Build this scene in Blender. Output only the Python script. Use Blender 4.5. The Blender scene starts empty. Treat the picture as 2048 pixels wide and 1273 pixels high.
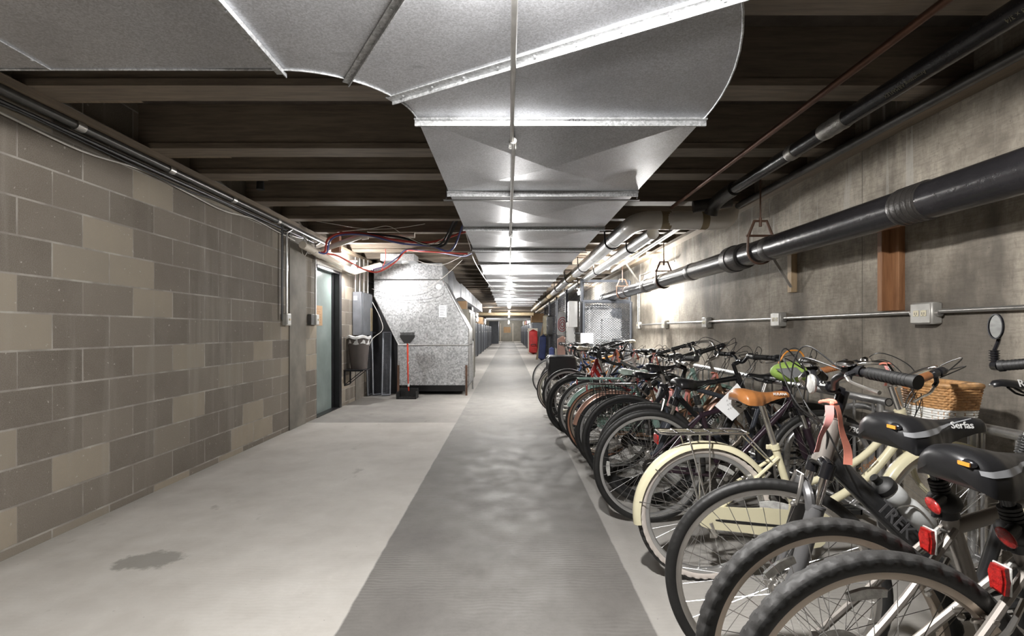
import bpy, math, random
from mathutils import Vector, Matrix
random.seed(7)
PI = math.pi
C = bpy.context.scene.collection
scn = bpy.context.scene

# ------------------------------------------------------------------ camera, world, exposure
CAMH = 1.176
cd = bpy.data.cameras.new('camera'); cam = bpy.data.objects.new('camera', cd); C.objects.link(cam)
cam.location = (0, 0, CAMH); cam.rotation_euler = (PI/2, 0, 0)
cd.sensor_width = 36; cd.lens = 36*1000/2048; cd.shift_x = 7/2048; cd.shift_y = 25.5/2048
cd.clip_start = 0.02; cd.clip_end = 200
scn.camera = cam
w = bpy.data.worlds.new('world'); scn.world = w; w.use_nodes = True
w.node_tree.nodes['Background'].inputs[0].default_value = (0.9, 0.92, 1, 1)
w.node_tree.nodes['Background'].inputs[1].default_value = 0.02
vs = scn.view_settings
scn.display_settings.display_device = 'sRGB'
vs.view_transform = 'Standard'; vs.look = 'None'; vs.gamma = 1; vs.use_curve_mapping = False
vs.exposure = 2.03
scn.cycles.max_bounces = 7; scn.cycles.diffuse_bounces = 5; scn.cycles.glossy_bounces = 3
scn.cycles.transmission_bounces = 4; scn.cycles.sample_clamp_indirect = 4; scn.cycles.caustics_reflective = False
BULB_W = 60.0      # each bare bulb under the duct
DOOR_W = 20.0      # bulb beside the door
PIPE_W = 34.0      # bulb behind the white pipes

def at(px, py, Y):                       # photograph pixel -> world point at depth Y
    return Vector(((px-1017)/1000*Y, Y, CAMH-(py-662)/1000*Y))

# ------------------------------------------------------------------ materials
def NT(name):
    m = bpy.data.materials.new(name); m.use_nodes = True
    nt = m.node_tree; b = nt.nodes['Principled BSDF']
    return m, nt, b
def node(nt, t, **kw):
    n = nt.nodes.new(t)
    for k, v in kw.items():
        if k in n.inputs: n.inputs[k].default_value = v
        else: setattr(n, k, v)
    return n
def math_(nt, op, a, b=None, c=None):
    n = nt.nodes.new('ShaderNodeMath'); n.operation = op
    for i, v in enumerate((a, b, c)):
        if v is None: continue
        if isinstance(v, (int, float)): n.inputs[i].default_value = v
        else: nt.links.new(v, n.inputs[i])
    return n.outputs[0]
def mixc(nt, f, a, b, mode='MIX'):
    n = nt.nodes.new('ShaderNodeMix'); n.data_type = 'RGBA'; n.blend_type = mode
    for s, v in ((n.inputs[0], f), (n.inputs[6], a), (n.inputs[7], b)):
        if isinstance(v, (int, float)): s.default_value = v
        elif isinstance(v, tuple): s.default_value = (*v[:3], 1)
        else: nt.links.new(v, s)
    return n.outputs[2]
def noise(nt, scale, detail=4, rough=.55, vec=None, stretch=None):
    n = node(nt, 'ShaderNodeTexNoise'); n.inputs['Scale'].default_value = scale
    n.inputs['Detail'].default_value = detail; n.inputs['Roughness'].default_value = rough
    if vec is None:
        tc = node(nt, 'ShaderNodeTexCoord'); vec = tc.outputs['Object']
    if stretch:
        mp = node(nt, 'ShaderNodeMapping'); mp.inputs['Scale'].default_value = stretch
        nt.links.new(vec, mp.inputs[0]); vec = mp.outputs[0]
    nt.links.new(vec, n.inputs['Vector'])
    return n.outputs['Fac']
def ramp(nt, f, a, b):
    n = node(nt, 'ShaderNodeMapRange'); n.clamp = True
    nt.links.new(f, n.inputs[0]); n.inputs[1].default_value = a; n.inputs[2].default_value = b
    return n.outputs[0]
def bump(nt, b, h, strength, dist=.01):
    n = node(nt, 'ShaderNodeBump'); n.inputs['Strength'].default_value = strength; n.inputs['Distance'].default_value = dist
    nt.links.new(h, n.inputs['Height']); nt.links.new(n.outputs[0], b.inputs['Normal'])

def simple(name, col, rough=.5, metal=0., var=.12, scale=8, bmp=0, coat=0, trans=0, stretch=None):
    m, nt, b = NT(name)
    f = noise(nt, scale, stretch=stretch)
    k = ramp(nt, f, .3, .7)
    dark = tuple(c*(1-var) for c in col); lite = tuple(min(1, c*(1+var)) for c in col)
    nt.links.new(mixc(nt, k, dark, lite), b.inputs['Base Color'])
    b.inputs['Roughness'].default_value = rough; b.inputs['Metallic'].default_value = metal
    b.inputs['Coat Weight'].default_value = coat; b.inputs['Coat Roughness'].default_value = .1
    b.inputs['Transmission Weight'].default_value = trans
    if bmp: bump(nt, b, noise(nt, scale*6, 3, stretch=stretch), bmp, .004)
    return m
def emit(name, col, s):
    m, nt, b = NT(name)
    b.inputs['Base Color'].default_value = (*col, 1)
    b.inputs['Emission Color'].default_value = (*col, 1); b.inputs['Emission Strength'].default_value = s
    return m

def mat_block():
    m, nt, b = NT('concrete_block')
    tc = node(nt, 'ShaderNodeTexCoord'); sp = node(nt, 'ShaderNodeSeparateXYZ'); nt.links.new(tc.outputs['Object'], sp.inputs[0])
    BW, BH = .4064, .2032
    v = math_(nt, 'DIVIDE', math_(nt, 'SUBTRACT', sp.outputs[2], .053), BH)
    row = math_(nt, 'FLOOR', v)
    par = math_(nt, 'MODULO', math_(nt, 'ADD', row, 21), 2)
    u0 = math_(nt, 'DIVIDE', math_(nt, 'ADD', sp.outputs[1], 40.64+.0150), BW)
    u = math_(nt, 'ADD', u0, math_(nt, 'MULTIPLY', par, .5))
    col = math_(nt, 'FLOOR', u)
    fu = math_(nt, 'MULTIPLY', math_(nt, 'FRACT', u), BW); fv = math_(nt, 'MULTIPLY', math_(nt, 'FRACT', v), BH)
    wob = math_(nt, 'MULTIPLY', math_(nt, 'SUBTRACT', noise(nt, 30, 3), .5), .004)
    du = math_(nt, 'MINIMUM', fu, math_(nt, 'SUBTRACT', BW, fu)); dv = math_(nt, 'MINIMUM', fv, math_(nt, 'SUBTRACT', BH, fv))
    d = math_(nt, 'ADD', math_(nt, 'MINIMUM', du, dv), wob)
    cb = node(nt, 'ShaderNodeCombineXYZ'); nt.links.new(col, cb.inputs[0]); nt.links.new(row, cb.inputs[1])
    wn = node(nt, 'ShaderNodeTexWhiteNoise'); wn.noise_dimensions = '3D'; nt.links.new(cb.outputs[0], wn.inputs[0])
    jh = ramp(nt, math_(nt, 'ADD', dv, wob), .0068, .0044); jv = ramp(nt, math_(nt, 'ADD', du, wob), .0062, .0040)
    sc_ = node(nt, 'ShaderNodeSeparateColor'); nt.links.new(wn.outputs['Color'], sc_.inputs[0])
    jv = math_(nt, 'MULTIPLY', jv, ramp(nt, sc_.outputs[1], .0, .5))
    joint = math_(nt, 'MAXIMUM', jh, jv)
    cr = node(nt, 'ShaderNodeValToRGB'); cr.color_ramp.interpolation = 'LINEAR'
    e = cr.color_ramp.elements
    e[0].position = 0; e[0].color = (.118, .098, .078, 1)
    e[1].position = 1; e[1].color = (.37, .315, .24, 1)
    for p, c in ((.45, (.158, .133, .107)), (.72, (.205, .176, .142)), (.84, (.315, .272, .21))):
        x = e.new(p); x.color = (*c, 1)
    nt.links.new(wn.outputs['Value'], cr.inputs[0])
    st = ramp(nt, noise(nt, 2.2, 7, .7), .35, .65)
    c1 = mixc(nt, st, cr.outputs[0], (.22, .20, .17)); 
    mx = node(nt, 'ShaderNodeMath'); 
    c1 = mixc(nt, math_(nt, 'MULTIPLY', st, .45), cr.outputs[0], (.235, .208, .173))
    sp2 = ramp(nt, noise(nt, 180, 3, .7), .42, .62)
    c2 = mixc(nt, math_(nt, 'MULTIPLY', sp2, .35), c1, (.30, .28, .245))
    drip = ramp(nt, noise(nt, 3.2, 4, .6, stretch=(1, 1.6, .12)), .56, .74)
    c3 = mixc(nt, math_(nt, 'MULTIPLY', drip, .4), c2, (.36, .34, .30))
    pk = ramp(nt, noise(nt, 38, 2, .6), .70, .74)
    c3 = mixc(nt, math_(nt, 'MULTIPLY', pk, .6), c3, (.5, .47, .42))
    jc = ramp(nt, noise(nt, 5, 4), .4, .62)
    c4 = mixc(nt, math_(nt, 'MULTIPLY', joint, .85), c3, mixc(nt, jc, (.25, .232, .205), (.42, .395, .355)))
    nt.links.new(c4, b.inputs['Base Color']); b.inputs['Roughness'].default_value = .9
    h = math_(nt, 'SUBTRACT', math_(nt, 'MULTIPLY', sp2, .25), math_(nt, 'MULTIPLY', joint, .9))
    bump(nt, b, h, .45, .004)
    return m
def mat_concrete_wall():
    m, nt, b = NT('cast_concrete_wall')
    tc = node(nt, 'ShaderNodeTexCoord'); sp = node(nt, 'ShaderNodeSeparateXYZ'); nt.links.new(tc.outputs['Object'], sp.inputs[0])
    f = ramp(nt, noise(nt, 1.5, 8, .66), .38, .62)
    c = mixc(nt, f, (.18, .155, .124), (.56, .505, .42))
    g = ramp(nt, noise(nt, 9, 8, .75, stretch=(1, 2.4, .7)), .35, .65)
    c = mixc(nt, math_(nt, 'MULTIPLY', g, .45), c, (.23, .205, .17))
    g3 = ramp(nt, noise(nt, 34, 5, .8, stretch=(1, 1.5, .5)), .5, .68)
    c = mixc(nt, math_(nt, 'MULTIPLY', g3, .4), c, (.12, .105, .088))
    # board grain of the formwork
    gr = noise(nt, 26, 5, .7, stretch=(1, .35, 2.6))
    c = mixc(nt, math_(nt, 'MULTIPLY', ramp(nt, gr, .46, .62), .28), c, (.12, .105, .09))
    dk = ramp(nt, noise(nt, .75, 5, .55, stretch=(1, 1.5, .5)), .53, .60)
    c = mixc(nt, math_(nt, 'MULTIPLY', dk, .72), c, (.10, .088, .075))
    drip = ramp(nt, noise(nt, 15, 3, .5, stretch=(1, 1, .04)), .60, .64)
    hi = ramp(nt, sp.outputs[2], 1.75, 2.0)
    c = mixc(nt, math_(nt, 'MULTIPLY', math_(nt, 'MULTIPLY', drip, hi), .6), c, (.5, .48, .44))
    # panel joints every 1.22 m
    jj = math_(nt, 'FRACT', math_(nt, 'DIVIDE', math_(nt, 'ADD', sp.outputs[1], .24), 1.22))
    jd = math_(nt, 'MULTIPLY', math_(nt, 'MINIMUM', jj, math_(nt, 'SUBTRACT', 1, jj)), 1.22)
    jm = ramp(nt, jd, .007, .002)
    c = mixc(nt, math_(nt, 'MULTIPLY', jm, .6), c, (.07, .06, .05))
    pit = ramp(nt, noise(nt, 55, 2, .5), .72, .76)
    c = mixc(nt, math_(nt, 'MULTIPLY', pit, .7), c, (.06, .05, .045))
    nt.links.new(c, b.inputs['Base Color']); b.inputs['Roughness'].default_value = .85
    bump(nt, b, math_(nt, 'SUBTRACT', math_(nt, 'ADD', gr, noise(nt, 90, 3)), math_(nt, 'MULTIPLY', jm, 2)), .28, .004)
    return m
def mat_floor():
    m, nt, b = NT('worn_concrete_floor')
    tc = node(nt, 'ShaderNodeTexCoord'); sp = node(nt, 'ShaderNodeSeparateXYZ'); nt.links.new(tc.outputs['Object'], sp.inputs[0])
    X, Y = sp.outputs[0], sp.outputs[1]
    wob = math_(nt, 'MULTIPLY', math_(nt, 'SUBTRACT', noise(nt, 4, 5, .7), .5), .02)
    wob2 = math_(nt, 'MULTIPLY', math_(nt, 'SUBTRACT', noise(nt, 2, 4, .6), .5), .35)
    Xw = math_(nt, 'ADD', X, wob)
    mot = ramp(nt, noise(nt, 1.6, 7, .66), .3, .7)
    mot2 = ramp(nt, noise(nt, 5.5, 6, .7), .35, .65)
    fine = ramp(nt, noise(nt, 22, 6, .8), .36, .64)
    light = mixc(nt, mot, (.43, .405, .37), (.66, .635, .595))
    light = mixc(nt, math_(nt, 'MULTIPLY', fine, .3), light, (.42, .39, .35))
    light = mixc(nt, math_(nt, 'MULTIPLY', mot2, .4), light, (.66, .645, .615))
    mid = mixc(nt, mot, (.25, .24, .225), (.36, .345, .325))
    dark = mixc(nt, mot, (.115, .107, .099), (.21, .20, .185))
    dark = mixc(nt, math_(nt, 'MULTIPLY', fine, .25), dark, (.26, .25, .235))
    worn_lit = ramp(nt, math_(nt, 'ABSOLUTE', math_(nt, 'ADD', X, math_(nt, 'ADD', wob2, .02))), .42, .02)
    wf = math_(nt, 'MULTIPLY', worn_lit, ramp(nt, noise(nt, 1.3, 8, .72), .38, .66))
    dark = mixc(nt, math_(nt, 'MULTIPLY', wf, .5), dark, (.37, .36, .345))  # paler centre lane: wear, with the near lamp's pool painted into the colour
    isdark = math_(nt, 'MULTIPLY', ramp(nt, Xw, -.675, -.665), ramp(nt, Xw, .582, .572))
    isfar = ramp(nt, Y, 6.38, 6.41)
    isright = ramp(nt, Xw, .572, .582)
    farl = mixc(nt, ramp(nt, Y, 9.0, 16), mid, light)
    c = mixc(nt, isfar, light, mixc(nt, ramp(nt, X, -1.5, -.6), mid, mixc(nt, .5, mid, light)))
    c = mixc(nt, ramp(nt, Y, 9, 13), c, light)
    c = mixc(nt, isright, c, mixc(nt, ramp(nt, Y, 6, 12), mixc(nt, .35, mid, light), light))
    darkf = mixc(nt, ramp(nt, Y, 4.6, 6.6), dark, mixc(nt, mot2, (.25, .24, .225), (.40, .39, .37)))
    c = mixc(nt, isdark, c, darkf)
    # stains: one dark patch plus scattered small ones
    def spot(cx, cy, rx, ry):
        dx = math_(nt, 'DIVIDE', math_(nt, 'SUBTRACT', X, cx), rx); dy = math_(nt, 'DIVIDE', math_(nt, 'SUBTRACT', Y, cy), ry)
        dd = math_(nt, 'SQRT', math_(nt, 'ADD', math_(nt, 'MULTIPLY', dx, dx), math_(nt, 'MULTIPLY', dy, dy)))
        dd = math_(nt, 'ADD', dd, math_(nt, 'MULTIPLY', math_(nt, 'SUBTRACT', noise(nt, 9, 4, .7), .5), 1.5))
        return ramp(nt, dd, 1.0, .75)
    c = mixc(nt, math_(nt, 'MULTIPLY', spot(-1.84, 2.56, .17, .12), .6), c, (.15, .145, .125))
    c = mixc(nt, math_(nt, 'MULTIPLY', spot(-2.5, 2.32, .12, .1), .5), c, (.16, .155, .14))
    s2 = ramp(nt, noise(nt, 3.4, 4, .6, stretch=(1, .6, 1)), .66, .71)
    c = mixc(nt, math_(nt, 'MULTIPLY', s2, .4), c, (.2, .185, .165))
    sp3 = ramp(nt, noise(nt, 45, 2, .6), .73, .76)
    c = mixc(nt, math_(nt, 'MULTIPLY', sp3, .5), c, (.1, .09, .08))
    edge = ramp(nt, math_(nt, 'ADD', X, math_(nt, 'MULTIPLY', wob2, .5)), -2.42, -2.56)
    c = mixc(nt, math_(nt, 'MULTIPLY', edge, .4), c, (.2, .185, .16))
    # trowel marks: warped rings
    wv = node(nt, 'ShaderNodeTexWave'); wv.wave_type = 'RINGS'; wv.inputs['Scale'].default_value = 13
    wv.inputs['Distortion'].default_value = 7; wv.inputs['Detail'].default_value = 3; wv.inputs['Detail Scale'].default_value = .7
    nt.links.new(tc.outputs['Object'], wv.inputs[0])
    wm = math_(nt, 'MULTIPLY', wv.outputs['Fac'], ramp(nt, noise(nt, 1.1, 3), .42, .62))
    c = mixc(nt, math_(nt, 'MULTIPLY', wm, .11), c, (.75, .73, .7))
    nt.links.new(c, b.inputs['Base Color'])
    r = math_(nt, 'ADD', math_(nt, 'MULTIPLY', mot2, .2), .55); nt.links.new(r, b.inputs['Roughness'])
    bump(nt, b, math_(nt, 'ADD', math_(nt, 'MULTIPLY', wm, .35), noise(nt, 70, 4)), .22, .003)
    return m
def mat_galv(name, base=(.40, .41, .42), rough=.36, spang=60, metal=.85, contrast=.28):
    m, nt, b = NT(name)
    tc = node(nt, 'ShaderNodeTexCoord')
    vo = node(nt, 'ShaderNodeTexVoronoi'); vo.inputs['Scale'].default_value = spang; nt.links.new(tc.outputs['Object'], vo.inputs['Vector'])
    sx = node(nt, 'ShaderNodeSeparateColor'); nt.links.new(vo.outputs['Color'], sx.inputs[0])
    a = tuple(x*(1-contrast) for x in base); c_ = tuple(min(1, x*(1+contrast)) for x in base)
    c = mixc(nt, sx.outputs[0], a, c_)
    st = ramp(nt, noise(nt, 1.7, 6, .6), .45, .7)
    c = mixc(nt, math_(nt, 'MULTIPLY', st, .5), c, tuple(x*.55 for x in base))
    sm_ = ramp(nt, noise(nt, 5.5, 3, .5, stretch=(1, 2.2, 1)), .66, .74)
    c = mixc(nt, math_(nt, 'MULTIPLY', sm_, .35), c, tuple(x*.4 for x in base))
    nt.links.new(c, b.inputs['Base Color']); b.inputs['Metallic'].default_value = metal
    r = math_(nt, 'ADD', math_(nt, 'MULTIPLY', noise(nt, 3, 5), .22), rough-.1)
    nt.links.new(r, b.inputs['Roughness'])
    bump(nt, b, noise(nt, 1.3, 2), .08, .03)
    return m
def mat_wood(name, a, b_, rough=.75, stretch=(1, 12, 12)):
    m, nt, b = NT(name)
    g = noise(nt, 3, 6, .65, stretch=stretch); g2 = noise(nt, 1.2, 4)
    c = mixc(nt, ramp(nt, g, .35, .65), a, b_)
    c = mixc(nt, math_(nt, 'MULTIPLY', ramp(nt, g2, .45, .75), .4), c, tuple(x*.55 for x in a))
    nt.links.new(c, b.inputs['Base Color']); b.inputs['Roughness'].default_value = rough
    bump(nt, b, g, .2, .004)
    return m
def mat_glass(name, col, rough, alpha_t=.8):
    m, nt, b = NT(name)
    b.inputs['Base Color'].default_value = (*col, 1); b.inputs['Roughness'].default_value = rough
    b.inputs['Transmission Weight'].default_value = alpha_t; b.inputs['IOR'].default_value = 1.4
    return m

M = {}
M['block'] = mat_block(); M['wall'] = mat_concrete_wall(); M['floor'] = mat_floor()
M['galv'] = mat_galv('galvanised_duct', (.57, .58, .61), .37, 190, .86, .18)
M['galv_strip'] = mat_galv('galvanised_strip', (.50, .51, .52), .40, 110, .7, .3)
M['galv_case'] = mat_galv('spangled_casing', (.46, .47, .48), .42, 42, .6, .36)
M['galv_pipe'] = mat_galv('galvanised_tube', (.55, .55, .55), .32, 60, .85, .1)
M['conduit'] = simple('conduit_metal', (.50, .49, .47), .32, .8, .12, 20)
M['conduit_dark'] = simple('dark_conduit', (.10, .098, .094), .35, .5, .2, 20)
M['beam'] = mat_wood('old_laminated_beam', (.16, .128, .10), (.26, .215, .165))
M['deck'] = mat_wood('old_plywood_deck', (.09, .075, .063), (.15, .128, .11), stretch=(2, 2, 2))
M['sill'] = mat_wood('sill_plate', (.17, .13, .09), (.26, .205, .145), stretch=(12, 1, 12))
M['stud'] = mat_wood('orange_brown_stud', (.22, .10, .045), (.36, .18, .085), .65, (12, 12, 1))
M['stud2'] = mat_wood('pale_stud', (.42, .30, .18), (.55, .42, .27), .7, (12, 12, 1))
M['pilaster'] = simple('pilaster_concrete', (.20, .185, .16), .85, 0, .28, 3, .3)
M['black_paint'] = simple('black_painted_steel', (.016, .016, .018), .35, 0, .25, 6)
M['grey_paint'] = simple('grey_painted_steel', (.17, .18, .20), .45, .2, .2, 5)
M['dark_mesh'] = simple('dark_mesh_steel', (.05, .053, .062), .5, .3, .2, 9)
M['mesh_grey'] = simple('grey_mesh_steel', (.12, .13, .15), .45, .2, .15, 9)
M['locker'] = simple('blue_grey_locker', (.14, .155, .18), .5, .1, .15, 4)
M['blackpipe'] = simple('black_jacketed_pipe', (.020, .019, .021), .26, 0, .3, 5, .5, coat=.1)
M['pipe_tape'] = simple('dusty_black_tape', (.035, .032, .030), .35, 0, .3, 14, .6)
M['rust'] = simple('rusty_steel', (.11, .062, .042), .6, .3, .3, 9, .2)
M['brownpipe'] = simple('brown_copper_pipe', (.17, .085, .055), .42, .6, .25, 6)
M['whitepipe'] = simple('white_jacket_pipe', (.80, .77, .73), .35, 0, .08, 3, .12)
M['foil'] = simple('bright_foil_jacket', (.70, .71, .72), .28, .55, .1, 5, .15)
M['foil_dull'] = simple('dull_foil', (.30, .29, .27), .38, .5, .35, 22, .5)
M['print_faded'] = simple('faded_yellow_print', (.16, .145, .09), .6)
M['tape_brown'] = simple('brown_tape', (.30, .24, .15), .5, 0, .2, 8)
M['pvc'] = simple('pvc_pipe', (.66, .60, .51), .4, 0, .1, 5)
M['box'] = simple('grey_outlet_box', (.47, .46, .43), .45, .3, .15, 12, .2)
M['ivory'] = simple('ivory_plastic', (.72, .66, .48), .4, 0, .05)
M['white'] = simple('white_plastic', (.75, .75, .74), .45, 0, .05)
M['paper'] = simple('white_paper', (.74, .75, .76), .7, 0, .04)
M['ink'] = simple('dark_ink', (.05, .05, .06), .6)
M['black'] = simple('black_rubber', (.013, .013, .013), .55, 0, .25, 14)
M['tyre'] = simple('tyre_rubber', (.014, .0138, .0135), .55, 0, .35, 10, .25)
M['tyre_dusty'] = simple('dusty_tyre_rubber', (.036, .035, .034), .62, 0, .35, 10, .3)
M['gloss_black'] = simple('gloss_black_paint', (.010, .010, .012), .18, 0, .2, 6, coat=.5)
M['saddle_black'] = simple('black_saddle_vinyl', (.010, .010, .011), .33, 0, .2, 6)
M['chrome'] = simple('chrome', (.72, .71, .70), .14, 1, .06, 6)
M['alu'] = simple('brushed_aluminium', (.55, .53, .50), .28, .9, .08, 8)
M['rim_tan'] = simple('champagne_rim', (.50, .43, .36), .32, .75, .08, 8)
M['rim_silver'] = simple('silver_rim', (.60, .60, .60), .3, .8, .08, 8)
M['rim_black'] = simple('black_rim', (.015, .015, .016), .3, 0, .1)
M['steel'] = simple('spoke_steel', (.55, .55, .55), .25, .95, .05)
M['steel_dark'] = simple('dark_sprocket_steel', (.06, .055, .05), .38, .7, .2, 20)
M['champagne'] = simple('warm_silver_paint', (.30, .275, .25), .45, .5, .05, 5, coat=.4)
M['greypaint'] = simple('charcoal_metallic_paint', (.065, .066, .070), .3, .5, .1, 5, coat=.4)
M['silverpaint'] = simple('silver_grey_paint', (.34, .335, .34), .26, .75, .05, 5, coat=.3)
M['forkgrey'] = simple('grey_fork_paint', (.17, .17, .175), .36, .4, .05, 5, coat=.2)
M['cream'] = simple('cream_paint', (.76, .71, .50), .3, 0, .05, 4, coat=.4)
M['mint'] = simple('mint_paint', (.30, .46, .40), .3, 0, .06, 4, coat=.4)
M['mint_pale'] = simple('pale_mint_vinyl', (.50, .60, .54), .4, 0, .05)
M['cream_vinyl'] = simple('cream_vinyl', (.72, .66, .52), .45, 0, .05)
M['rose'] = simple('rose_copper_paint', (.42, .245, .185), .32, .35, .08, 4, coat=.3)
M['copper'] = simple('bronze_paint', (.30, .19, .12), .28, .7, .08, 4, coat=.3)
M['tanwall'] = simple('tan_sidewall_rubber', (.30, .15, .095), .55, 0, .15)
M['whitewall'] = simple('whitewall_rubber', (.62, .565, .52), .5, 0, .12, 6)
M['creamrim'] = simple('cream_rim', (.68, .66, .55), .4, 0, .06)
M['red'] = simple('red_paint', (.50, .025, .02), .28, 0, .08, 5, coat=.4)
M['orange'] = simple('orange_paint', (.70, .27, .04), .3, 0, .08, 5, coat=.4)
M['purple'] = simple('dark_plum_paint', (.030, .016, .026), .28, .2, .15, 5, coat=.4)
M['navy'] = simple('navy_paint', (.03, .045, .10), .3, .2, .1, 5, coat=.4)
M['blueframe'] = simple('blue_paint', (.05, .11, .30), .3, 0, .1, 5, coat=.4)
M['whitepaint'] = simple('white_frame_paint', (.72, .71, .69), .3, 0, .05, 5, coat=.4)
M['slate'] = simple('slate_blue_fork_paint', (.055, .062, .078), .34, .3, .1, 5, coat=.2)
M['tan'] = simple('tan_leather', (.36, .145, .045), .34, 0, .16, 7, .06)
M['tan_grip'] = simple('brown_grip_leather', (.34, .14, .055), .45, 0, .14, 16, .2)
M['grey_stripe'] = simple('grey_saddle_stripe', (.22, .225, .235), .35, 0, .06)
M['reflector'] = simple('clear_reflector', (.55, .55, .53), .25, .3, .25, 60, .4)
M['redlens'] = simple('red_reflector_lens', (.34, .010, .008), .12, 0, .6, 90, .5, coat=.6)
M['ribbon'] = simple('coral_ribbon', (.92, .33, .24), .5, 0, .12, 14)
M['ribbon_pink'] = simple('pink_ribbon', (.92, .42, .40), .5, 0, .1, 14)
M['wicker'] = simple('natural_wicker', (.50, .28, .12), .55, 0, .3, 45)
M['wicker_white'] = simple('white_wicker', (.78, .78, .76), .5, 0, .1, 45)
M['bottle'] = simple('translucent_bottle', (.80, .82, .82), .3, 0, .04, 5, trans=.08)
M['lime'] = simple('lime_fabric', (.36, .55, .12), .6, 0, .12, 12)
M['bin'] = simple('brown_grey_plastic', (.105, .09, .085), .4, 0, .06)
M['bag'] = simple('white_bin_liner', (.72, .72, .72), .4, 0, .1, 12)
M['red_plastic'] = simple('red_handle_plastic', (.60, .06, .03), .35, 0, .06)
M['doorglass'] = simple('green_grey_frosted_door', (.22, .265, .255), .22, 0, .13, 3, .05)
M['cardboard'] = simple('cardboard', (.42, .27, .15), .75, 0, .12, 5)
M['redbag'] = simple('red_luggage_fabric', (.38, .02, .02), .6, 0, .25, 5, .3)
M['bluebag'] = simple('blue_bag_fabric', (.05, .07, .20), .65, 0, .25, 5, .3)
M['pink'] = simple('pale_pink_fabric', (.62, .40, .34), .7, 0, .12, 5, .2)
M['cable_red'] = simple('red_cable', (.55, .07, .05), .4)
M['cable_blue'] = simple('blue_cable', (.14, .17, .45), .4)
M['cable_white'] = simple('white_cable', (.68, .66, .62), .4)
M['cable_black'] = simple('black_cable', (.02, .02, .02), .4)
M['greyletter'] = simple('grey_lettering', (.12, .12, .125), .4)
M['fabric_white'] = simple('white_cloth', (.62, .62, .63), .8, 0, .06, 5, .3)
M['olive'] = simple('olive_cloth', (.30, .27, .20), .8, 0, .2, 5)
M['cabinet_tan'] = simple('tan_grey_cabinet', (.25, .235, .20), .5, .1, .15, 3)
M['teal'] = simple('teal_fabric', (.10, .22, .24), .7, 0, .1)
M['bulb'] = emit('bulb_glass', (1, .975, .945), BULB_W/(PI*4*PI*.045**2))
M['bulb_far'] = emit('bulb_glass_far', (1, .975, .945), 36/(PI*4*PI*.045**2))
M['bulb_door'] = emit('bulb_glass_door', (1, .98, .96), DOOR_W/(PI*4*PI*.045**2))
M['bulb_pipe'] = emit('bulb_glass_pipes', (1, .98, .94), PIPE_W/(PI*4*PI*.045**2))
M['bulb_wall'] = emit('bulb_glass_wall', (1, .98, .94), 46/(PI*4*PI*.045**2))
M['tube_light'] = emit('tube_glow', (1, .97, .92), 6)
M['mirror'] = simple('mirror_glass', (.75, .75, .72), .04, 1, .01)

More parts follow.
